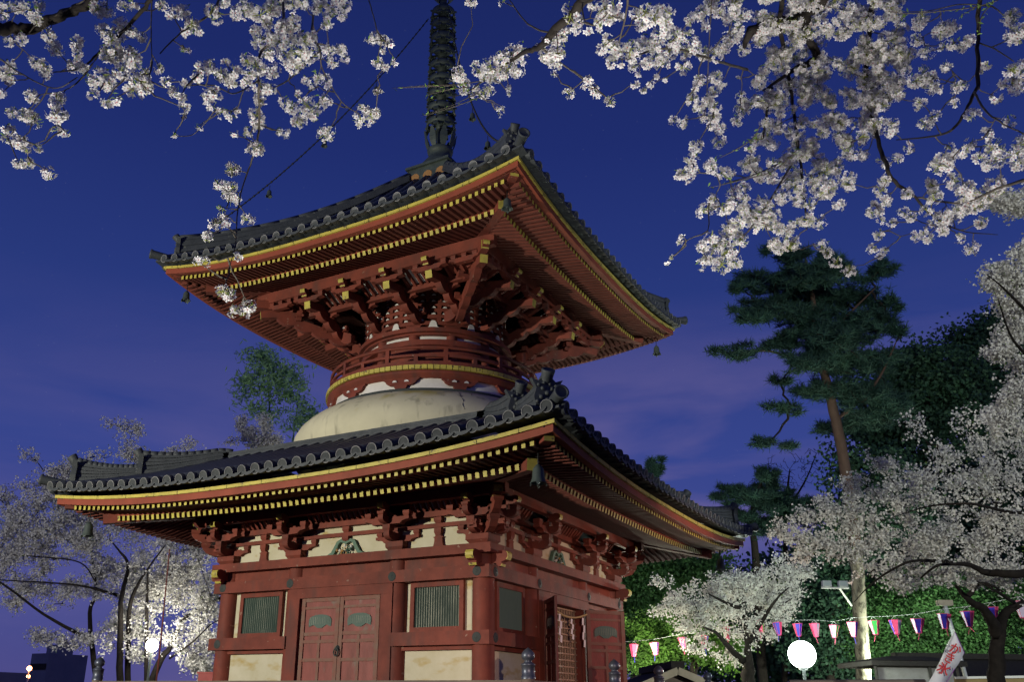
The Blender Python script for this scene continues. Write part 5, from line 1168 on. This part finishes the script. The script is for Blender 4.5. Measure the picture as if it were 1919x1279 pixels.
far_cherry('cherry branches in blossom along the right edge above the evergreens', at(1990, 1300, 12)[:2],
    [([(2000, 1340), (1985, 1000), (1960, 700), (1935, 500), (1930, 380)], [.2, .16, .12, .07, .03]), ([(1960, 700), (1900, 640), (1870, 560)], [.05, .03, .015]), ([(1940, 600), (1880, 540), (1850, 515)], [.04, .025, .01])],
    [(1880,520,35,25),(1900,560,30,40),(1865,530,25,10),(1895,610,28,40),(1880,650,25,25),(1905,700,20,50),(1870,660,20,10),(1900,750,22,30),(1905,380,35,25),(1880,372,30,16),(1915,480,20,30),(1885,780,40,20)], 12, 150, 3600, .12, fs=.038, thick=.5, rt=.006)
e = empty('bare_tree', tuple(np.array((at(1470, 1300, 43)[0], at(1470, 1300, 43)[1], 0))), 'leafless tree of fine twigs between the low pine and the tall pine', 'bare tree'); off = np.array(e.location); mb = MB()
nd = polyline([(1470, 1330), (1472, 1000), (1475, 930), (1480, 880)], 43, [.16, .1, .07, .02], mb, M['barkfar'], 5, 8); nd += polyline([(1473, 980), (1450, 920), (1440, 870)], 43, [.06, .04, .015], mb, M['barkfar'], 5, 6); nd += polyline([(1474, 960), (1510, 900), (1530, 850)], 43, [.06, .04, .015], mb, M['barkfar'], 5, 6)
mb.tube([nd[0], (nd[0][0], nd[0][1], -.2)], .17, M['barkfar'], 8); network(nd, ellipse_points([(1470,890,60,45),(1510,870,40,40),(1440,900,40,40)], 330, 43, .6), mb, M['barkfar'], .006, .03, .10, 4)
mb.v = [tuple(np.array(p) - off) for p in mb.v]; mb.build('twigs', e)
# a far wood closes the view behind the right-hand trees
e = MB(); b = Bag(); P = ellipse_points([(1250,1120,120,70),(1380,1180,120,90),(1520,1130,120,100),(1650,1100,120,120),(1780,1000,140,140),(1880,950,100,160),(1200,1200,80,80),(1450,1240,150,60),(1650,1240,150,60),(1850,1240,150,60)], 420, 62, .35)
P = np.repeat(P, 190, 0) + rng.normal(size=(420 * 190, 3)) * np.array((1.1, 1.1, .8)); V, F = quads(P, rand_dirs(len(P)), .26, .36); b.add(V, F, 0); b.build('far_wood', [M['green_dark']], kind='stuff')

# ================================================================ LANTERNS
LN = [(1188,1209,16,23,'pw'),(1226,1206,17,23,'wb'),(1279,1196,17,21,'pw'),(1320,1193,16,24,'pb'),(1361,1176,15,23,'pw'),(1423,1163,17,24,'pg'),(1456,1168,17,24,'bp'),(1494,1170,17,24,'pbp'),(1526,1170,18,25,'pw'),(1563,1173,18,24,'wg'),(1597,1167,20,28,'wb'),(1637,1165,21,26,'wgp'),(1677,1164,22,26,'bpw'),(1719,1161,24,27,'wbp'),(1769,1152,24,28,'wbp'),(1812,1147,23,29,'wbp'),(1858,1139,22,30,'wbp'),(1913,1129,26,31,'wb')]
LM = {'p': M['l_pink'], 'w': M['l_white'], 'b': M['l_blue'], 'g': M['l_green']}
LL = ['leftmost lantern of the string, pink and white, beside the pagoda corner', 'second lantern from the left, white and deep blue', 'third lantern from the left, pink and white over green leaves', 'fourth lantern from the left, half pink half blue', 'pink and white lantern hanging before the white cherry crown, fifth from the left', 'pink and green lantern left of the two above the floodlight, sixth from the left', 'blue and pink lantern, seventh from the left', 'pink-topped blue lantern directly above the glaring floodlight', 'pink and white lantern just right of the glaring floodlight', 'white and green lantern partly hidden by low blossoms', 'white and blue lantern in front of the lit pine trunk', 'white, green and pink lantern right of the lit pine trunk', 'blue and pink lantern with a pink tail, third right of the lit trunk', 'white, blue and pink lantern left of the signal-topped pole', 'white, blue and pink lantern directly above the tilted banner', 'lantern with split blue and pink tail, right of the banner', 'white and blue lantern before the dark cherry trunk, second from the right', 'rightmost and largest-looking lantern, cut by the picture edge']
prevtop = []
for i, (x, y, w_, h_, cc) in enumerate(LN):
    d = .30 * FPX / w_ if i != 17 else 18.0
    d = 31 - 12.5 * (x - 1188) / 725; wd = w_ * d / FPX * .5; hh = h_ * d / FPX
    c = at(x, y, d); e = empty('paper_lantern', tuple(c), LL[i], 'lantern', 'paper lanterns on the string')
    toc = CAM[:2] - c[:2]; base = math.atan2(toc[1], toc[0])
    mb = MB(); n = 6
    seqs = {'pw': 'wwpp', 'wb': 'bbww', 'pb': 'bbpp', 'pg': 'ggpp', 'bp': 'ppbb', 'pbp': 'pbbp', 'wg': 'ggww', 'wgp': 'pgw', 'bpw': 'wpb', 'wbp': 'pbw'}[cc]
    order = [LM[k] for k in seqs]
    vis = len(order); turn = rng.uniform(-.12, .12) + (0 if vis == 3 else math.pi / 6)
    # faces facing the viewer: k = 0..vis-1 from right to left
    tl = rng.uniform(-.08, .08)
    for k in range(n):
        a0 = base + turn + (k - vis / 2) * math.pi / 3 + math.pi / 3 * 0; a1 = a0 + math.pi / 3
        # going counter-clockwise seen from above = from left to right for the viewer
        m_ = order[vis - 1 - k] if k < vis else M['l_white']
        T0 = [(wd * math.cos(a0), wd * math.sin(a0), 0), (wd * math.cos(a1), wd * math.sin(a1), 0)]; B0 = [(wd * .42 * math.cos(a0), wd * .42 * math.sin(a0), -hh * .95), (wd * .42 * math.cos(a1), wd * .42 * math.sin(a1), -hh * .95)]
        mb.add([B0[0], B0[1], T0[1], T0[0]], [(0, 1, 2, 3)], m_)
        mb.bar(T0[0], B0[0], .008, .008, M['l_pink']); mb.bar(T0[0], T0[1], .012, .012, M['l_pink']); mb.bar(B0[0], B0[1], .012, .012, M['l_pink'])
    sh = mb.build('lantern_shade', e); sh.rotation_euler = (tl, rng.uniform(-.1, .1), 0)
    h = MB(); h.tube([(-wd * .7, 0, 0), (0, 0, wd * .75), (wd * .7, 0, 0)], .006, M['polewhite'], 4); h.build('lantern_hanger', e)
    t = MB(); sw = rng.uniform(-.05, .05); t.bar((0, 0, -hh * .95), (sw, 0, -hh * 1.42), .03, .012, LM[rng.choice(list('pbp'))]); 
    if i in (15,): t.bar((0, 0, -hh * .95), (sw + .12, .05, -hh * 1.25), .03, .012, M['l_pink'])
    t.build('lantern_tail', e)
    prevtop.append(np.array(c) + np.array((0, 0, wd * .75)))
mb = MB(); cordpts = [prevtop[0] + (prevtop[0] - prevtop[1]) * 2.0] + prevtop + [prevtop[-1] + (prevtop[-1] - prevtop[-2]) * 1.5]
mb.tube(cordpts, .0045, M['polewhite'], 5); mb.build('lantern_cord', None, 'thin pale cord carrying the paper lanterns across the lower right', 'cord')

# ================================================================ LAMPS AND POLES
def globe(c, r, label, m, pole_r, name):
    c = np.array(c); e = empty(name, (c[0], c[1], 0), label, 'lamp'); off = np.array((c[0], c[1], 0)); mb = MB()
    mb.lathe([(r * math.sin(a), -r * math.cos(a)) for a in np.linspace(0, math.pi, 13)], m, (0, 0, c[2]), seg=24); mb.build('lamp_globe', e)
    p = MB(); p.tube([(0, 0, 0), (0, 0, c[2] - r * .9)], pole_r, M['bronze'], 10); p.lathe([(r * .3, -.03), (r * .35, .03), (r * .2, .08)], M['steel'], (0, 0, c[2] - r), seg=14); p.build('lamp_pole', e)
    return e
globe(at(1503, 1228, 22), 25 / FPX * 22, 'glaring white floodlight globe on a pale pole at the lower right', M['lamp'], .04, 'floodlight_lamp')
globe(at(285, 1211, 24), 11.5 / FPX * 24, 'bright white lamp among the cherry stems at the lower left', M['lampwarm'], .03, 'park_lamp')
# lamp light proper, then two unseen lights
def point(loc, p, colr, r=.3):
    d = bpy.data.lights.new('point_light', 'POINT'); o = bpy.data.objects.new('point_light', d); col.objects.link(o); o.location = loc; d.energy = p; d.color = colr; d.shadow_soft_size = r
LG = at(1503, 1228, 22)
point(tuple(np.array(LG) + FW * .5), 650, (.85, 1.0, .86))
LLp = at(285, 1211, 24); point(tuple(np.array(LLp) + FW * .35), 170, (1.0, .97, .85))
point(tuple(at(1215, 1266, 28.5)), 850, (1.0, .95, .72)); point(tuple(at(1700, 1282, 33)), 1900, (.9, 1.0, .8))  # unseen lamp behind the hut; second one added only to brighten the foliage
# unlit twin floodlight on a bracket
c = at(1565, 1103, 33.2); e = empty('floodlight_bracket', tuple(c), 'unlit pair of square floodlights on a white bar above the lanterns', 'floodlight')
xr = RT * np.array((1, 1, 0)); xr /= np.linalg.norm(xr); td = -FW * np.array((1, 1, 0)); td /= np.linalg.norm(td)
for s in (-1, 1):
    mb = MB(); q = xr * s * .30 + np.array((0, 0, .15)); mb.bar(q - td * .08, q + td * .08, .32, .21, M['steel']); o = mb.build('floodlight_head', e)
    mb = MB(); mb.bar(q + td * .081, q + td * .09, .26, .15, M['lens']); mb.build('floodlight_glass', o)
mb = MB(); mb.bar(xr * -.50, xr * .50, .08, .06, M['polewhite']); mb.bar(xr * .15, xr * .85 + np.array((0, 0, -.55)) - td * .75, .05, .05, M['polewhite']); mb.build('floodlight_bar', e)
# pole with a yellowish box at its top
c = at(1770, 1131, 24); e = empty('signal_pole', (c[0], c[1], 0), 'white pole with a yellowish box on top, behind the banner', 'pole')
mb = MB(); mb.bar(np.array((0, 0, c[2])) - xr * .19, np.array((0, 0, c[2])) + xr * .19, .16, .14, M['barge']); mb.build('pole_box', e)
mb = MB(); mb.tube([(0, 0, c[2] - .07), tuple(np.array((0, 0, c[2] - 1.2)) + xr * .15), tuple(xr * .5)], .055, M['polewhite'], 8); mb.build('pole_shaft', e)
# thin slanting mast beside the left lamp
p0 = at(318, 1030, 20); p1 = at(298, 1235, 20); mb = MB(); mb.tube([p0, p1, (p1[0], p1[1], 0)], [.012, .018, .02], M['red'], 8); mb.build('thin_mast', None, 'thin reddish mast rising beside the left lamp', 'mast')

# ================================================================ BANNER
def pxplane(pts, d): return [np.array(at(x, y, d)) for x, y in pts]
bd = 19.0; e = empty('festival_banner', tuple(at(1765, 1290, bd)), 'tilted white banner with red Japanese characters at the lower right', 'banner'); off = np.array(e.location)
quad = pxplane([(1789, 1184), (1807, 1224), (1752, 1318), (1729, 1305)], bd)
mb = MB(); nrm = -FW * .012
A_, B_, C_, D_ = quad; n = 14; vs = []; fs = []
for i in range(n + 1):
    t = i / n; wv = FW * .03 * math.sin(t * 9); l_ = A_ + (D_ - A_) * t + wv; r_ = B_ + (C_ - B_) * t - wv; vs += [l_ - off, (l_ + r_) / 2 - off + FW * .02 * math.sin(t * 7), r_ - off]
for i in range(n):
    for j in range(2): a = i * 3 + j; fs.append((a, a + 3, a + 4, a + 1))
mb.add(vs, fs, M['banner'], True); cl = mb.build('banner_cloth', e)
sm = cl.modifiers.new('thickness', 'SOLIDIFY'); sm.thickness = .004
mb = MB(); mb.bar(B_ - off, C_ - off, .012, .012, M['violet']); mb.bar(A_ - off, B_ - off, .012, .012, M['violet'])
# wave crests near the foot
for k in range(5):
    pts = []
    for i in range(9):
        t = i / 8; s = A_ + (D_ - A_) * (.86 + k * .03 - .08 * math.sin(t * math.pi)); s2_ = B_ + (C_ - B_) * (.80 + k * .03 - .08 * math.sin(t * math.pi)); pts.append(s + (s2_ - s) * (t * .9) - off - FW * .05)
    mb.tube(pts, .008, M['navy'], 4)
mb.build('banner_trim', e)
mb = MB(); mb.tube([at(1777, 1160, bd + .05) - off, A_ - off, at(1725, 1318, bd + .05) - off, np.array((at(1725, 1318, bd)[0], at(1725, 1318, bd)[1], 0)) - off], .012, M['polewhite'], 6); mb.tube([A_ - off, at(1783, 1172, bd) - off], .006, M['polewhite'], 4); mb.build('banner_pole', e)
def glyph(ch, px, py, size_px, d, rollv, m, nm='banner_character', squash=1.0):
    cu = bpy.data.curves.new('glyph', 'FONT'); cu.body = ch; cu.size = 1.0; cu.align_x = 'CENTER'; cu.align_y = 'CENTER'; cu.extrude = .004; cu.offset = .018
    o = bpy.data.objects.new('glyph', cu); col.objects.link(o); bpy.context.view_layer.update()
    me = bpy.data.meshes.new_from_object(o); bpy.data.objects.remove(o)
    o = bpy.data.objects.new(nm, me); col.objects.link(o); me.materials.clear(); me.materials.append(m)
    s = size_px * d / FPX; c_, s_ = math.cos(rollv), math.sin(rollv); X = RT * c_ + UP * s_; Y = -RT * s_ + UP * c_; p = np.array(at(px, py, d)) - off
    X = X * s * squash; Y = Y * s; Zv = -FW * s
    o.matrix_world = Matrix(((X[0], Y[0], Zv[0], p[0]), (X[1], Y[1], Zv[1], p[1]), (X[2], Y[2], Zv[2], p[2]), (0, 0, 0, 1))); mw = o.matrix_world.copy(); o.parent = e; o.matrix_basis = mw
glyph('か', 1790, 1219, 23, bd - .07, R(-24), M['redink']); glyph('き', 1779, 1236, 22, bd - .07, R(-26), M['redink']); glyph('氷', 1768, 1256, 24, bd - .07, R(-28), M['redink'])
glyph('の', 1774, 1222, 8, bd - .07, R(-26), M['navy']); glyph('い', 1782, 1255, 9, bd - .07, R(-26), M['navy'])

# ================================================================ SMALL BUILDINGS, FENCE, FAR THINGS
def gable(name, label, cat, c, ux, w_, dp, eave, ridge_h, roofm, wallm, over=.35, bargem=None):
    """ridge runs along ux; c = centre on the ground"""
    c = np.array((c[0], c[1], 0.0)); ux = unit((ux[0], ux[1], 0)); uy = np.array((-ux[1], ux[0], 0)); e = empty(name, tuple(c), label, cat)
    mb = MB(); P = lambda a, b, z: tuple(ux * a + uy * b + np.array((0, 0, z)))
    hw, hd = w_ / 2, dp / 2
    mb.hexa([P(-hw, -hd, 0), P(hw, -hd, 0), P(hw, hd, 0), P(-hw, hd, 0), P(-hw, -hd, eave), P(hw, -hd, eave), P(hw, hd, eave), P(-hw, hd, eave)], wallm)
    for s in (-1, 1): mb.add([P(s * hw, -hd, eave), P(s * hw, hd, eave), P(s * hw, 0, ridge_h - .05)], [(0, 1, 2)], wallm)
    mb.build('wall', e)
    mb = MB()
    for s in (-1, 1):
        a, b = hw + over, hd + over; ze = eave - (ridge_h - eave) / hd * over
        mb.hexa([P(-a, s * b, ze), P(a, s * b, ze), P(a, 0, ridge_h), P(-a, 0, ridge_h), P(-a, s * b, ze + .1), P(a, s * b, ze + .1), P(a, 0, ridge_h + .1), P(-a, 0, ridge_h + .1)], roofm)
    mb.bar(P(-hw - over - .05, 0, ridge_h + .16), P(hw + over + .05, 0, ridge_h + .16), .30, .16, roofm); mb.build('roof', e)
    if bargem:
        for q in (-1, 1):
            mb = MB()
            for s in (-1, 1): mb.bar(P(q * (hw + over + .03), s * (hd + over), eave - (ridge_h - eave) / hd * over + .03), P(q * (hw + over + .03), 0, ridge_h + .03), .05, .16, bargem)
            mb.build('bargeboard', e)
    return e
c = toz(1262, 1252, 2.6) if False else at(1262, 1252, 21)
gable('small_hut', 'small hut with a shingled gable roof and pale bargeboard right of the pagoda', 'hut', np.array(c) + FW * 1.6, FW * np.array((1, 1, 0)), 3.2, 4.6, c[2] - 1.05, c[2] - .12, M['hutroof'], M['greywood'], .3, M['barge'])
c = at(1690, 1243, 24)
e = empty('market_stall', (c[0], c[1], 0), 'dark-roofed stall with white side boards below the lanterns', 'stall'); td2 = np.array(td)
mb = MB(); mb.hexa([tuple(np.array((0, 0, c[2])) + xr * a + td2 * b + np.array((0, 0, dz))) for dz in (-.12, 0) for a, b in ((-1.2, .9), (1.25, .9), (1.25, -1.3), (-1.2, -1.3))], M['hutroof'])
mb.hexa([tuple(np.array((0, 0, c[2])) + xr * a + td2 * b + np.array((0, 0, dz))) for dz, s in ((.01, 1), (.14, .4)) for a, b in ((-1.2 * s, .9 * s), (1.25 * s, .9 * s), (1.25 * s, -1.3 * s), (-1.2 * s, -1.3 * s))], M['hutroof']); mb.build('stall_roof', e)
mb = MB(); mb.hexa([tuple(xr * a + td2 * b + np.array((0, 0, z))) for z in (.2, c[2] - .16) for a, b in ((-1.0, .7), (.95, .7), (.95, .66), (-1.0, .66))], M['hutwall']); mb.build('stall_board', e)
mb = MB(); 
for a in (-1.05, .35, 1.05): mb.bar(tuple(xr * a + td2 * .74), tuple(xr * a + td2 * .74 + np.array((0, 0, c[2] - .13))), .07, .07, M['hutroof'], up=(1, 0, 0))
mb.build('stall_posts', e)
c = at(1850, 1236, 27); gable('dark_roofed_hall', 'long building with a dark tiled roof behind the banner at the right edge', 'building', np.array(c) + xr * 1.0, xr, 6.5, 4.5, c[2] - 1.1, c[2] - .1, M['hutroof'], M['hutwall'], .5)
c0 = at(1790, 1274, 16); c1 = at(1990, 1271, 15.5); mb = MB(); mb.hexa([(c0[0], c0[1], 0), (c1[0], c1[1], 0), tuple(np.array((c1[0], c1[1], 0)) + FW * .05), tuple(np.array((c0[0], c0[1], 0)) + FW * .05), tuple(c0), tuple(c1), tuple(np.array(c1) + FW * .05), tuple(np.array(c0) + FW * .05)], M['fence'])
mb.build('panel_fence', None, 'ochre panel fence along the bottom right corner', 'fence')
mb = MB(); mb.bar(np.array(c0) + np.array((0, 0, .02)), np.array(c1) + np.array((0, 0, .02)), .08, .04, M['polewhite']); o = mb.build('fence_rail', bpy.data.objects['panel_fence'])
c0 = at(1480, 1277, 17); c1 = at(1735, 1276, 17); mb = MB(); mb.hexa([(c0[0], c0[1], 0), (c1[0], c1[1], 0), tuple(np.array((c1[0], c1[1], 0)) + FW * .05), tuple(np.array((c0[0], c0[1], 0)) + FW * .05), tuple(c0), tuple(c1), tuple(np.array(c1) + FW * .05), tuple(np.array(c0) + FW * .05)], M['greywood'])
mb.build('low_fence', None, 'low brown fence top under the stall at the bottom edge', 'fence')
# left: far building, street lamps, red box, posts
c = at(115, 1217, 80); mb = MB(); s = .72; mb.box((c[0] - s * 1.6, c[1] - 2, 0), (c[0] + s * 1.6, c[1] + 2, c[2] - .5), M['building']); 
e = empty('far_building', (c[0], c[1], 0), 'grey block with a roof tank far behind the left cherry stems', 'building'); mb.v = [(x - c[0], y - c[1], z) for x, y, z in mb.v]; mb.build('wall', e)
mb = MB(); mb.box((-.9, -.8, c[2] - .49), (.6, .8, c[2] + .3), M['building']); mb.build('roof_tank', e); mb = MB(); mb.bar((-1.0, -2.05, c[2] - 1.6), (1.05, -2.05, c[2] - 1.6), .05, .5, M['hutroof']); mb.build('balcony_band', e)
c = at(10, 1262, 70); mb = MB(); mb.box((c[0] - 2.5, c[1] - 1.5, 0), (c[0] + 1.2, c[1] + 1.5, c[2]), M['building']); o = mb.build('low_building', None, 'low bluish building at the bottom left corner', 'building')
mb = MB(); mb.box((c[0] - 2.2, c[1] - 1.56, .5), (c[0] + .9, c[1] - 1.505, c[2] - .2), M['bluewhite']); mb.build('lit_window', o)
for i, (px, py, r_, lb) in enumerate(((55, 1254, 4.5, 'upper orange street light at the far lower left'), (53, 1269, 3.5, 'lower orange street light at the far lower left'))):
    c = at(px, py, 60 + i * 4); rr = r_ / FPX * 60; e = empty('street_lamp', (c[0], c[1], 0), lb, 'street lamp', 'far street lamps'); mb = MB(); mb.lathe([(rr * math.sin(a), -rr * math.cos(a)) for a in np.linspace(0, math.pi, 9)], M['orange'], (0, 0, c[2]), seg=14); mb.build('lamp_bulb', e)
    mb = MB(); mb.tube([(0, 0, 0), (0, 0, c[2] - rr)], .05, M['steel'], 6); mb.build('lamp_post', e)
a = at(372, 1263, 19.5); b_ = at(404, 1263, 19.5); mb = MB(); X = unit((b_[0] - a[0], b_[1] - a[1], 0)); w_ = np.linalg.norm(np.array(b_) - np.array(a)); bk = FW * np.array((1, 1, 0)) * .4
mb.hexa([(a[0], a[1], 0), tuple(np.array((a[0], a[1], 0)) + X * w_), tuple(np.array((a[0], a[1], 0)) + X * w_ + bk), tuple(np.array((a[0], a[1], 0)) + bk), tuple(a), tuple(np.array(a) + X * w_), tuple(np.array(a) + X * w_ + bk), tuple(np.array(a) + bk)], M['redbox'])
t_ = np.array(a); mb.hexa([tuple(t_ - X * .03 - FW * .03 + np.array((0, 0, .002))), tuple(t_ + X * (w_ + .03) - FW * .03 + np.array((0, 0, .002))), tuple(t_ + X * (w_ + .03) + bk + np.array((0, 0, .002))), tuple(t_ - X * .03 + bk + np.array((0, 0, .002))), tuple(t_ - X * .03 - FW * .03 + np.array((0, 0, .04))), tuple(t_ + X * (w_ + .03) - FW * .03 + np.array((0, 0, .04))), tuple(t_ + X * (w_ + .03) + bk + np.array((0, 0, .04))), tuple(t_ - X * .03 + bk + np.array((0, 0, .04)))], M['redbox'])
mb.build('red_cabinet', None, 'bright red cabinet beside the left corner column of the pagoda', 'cabinet')
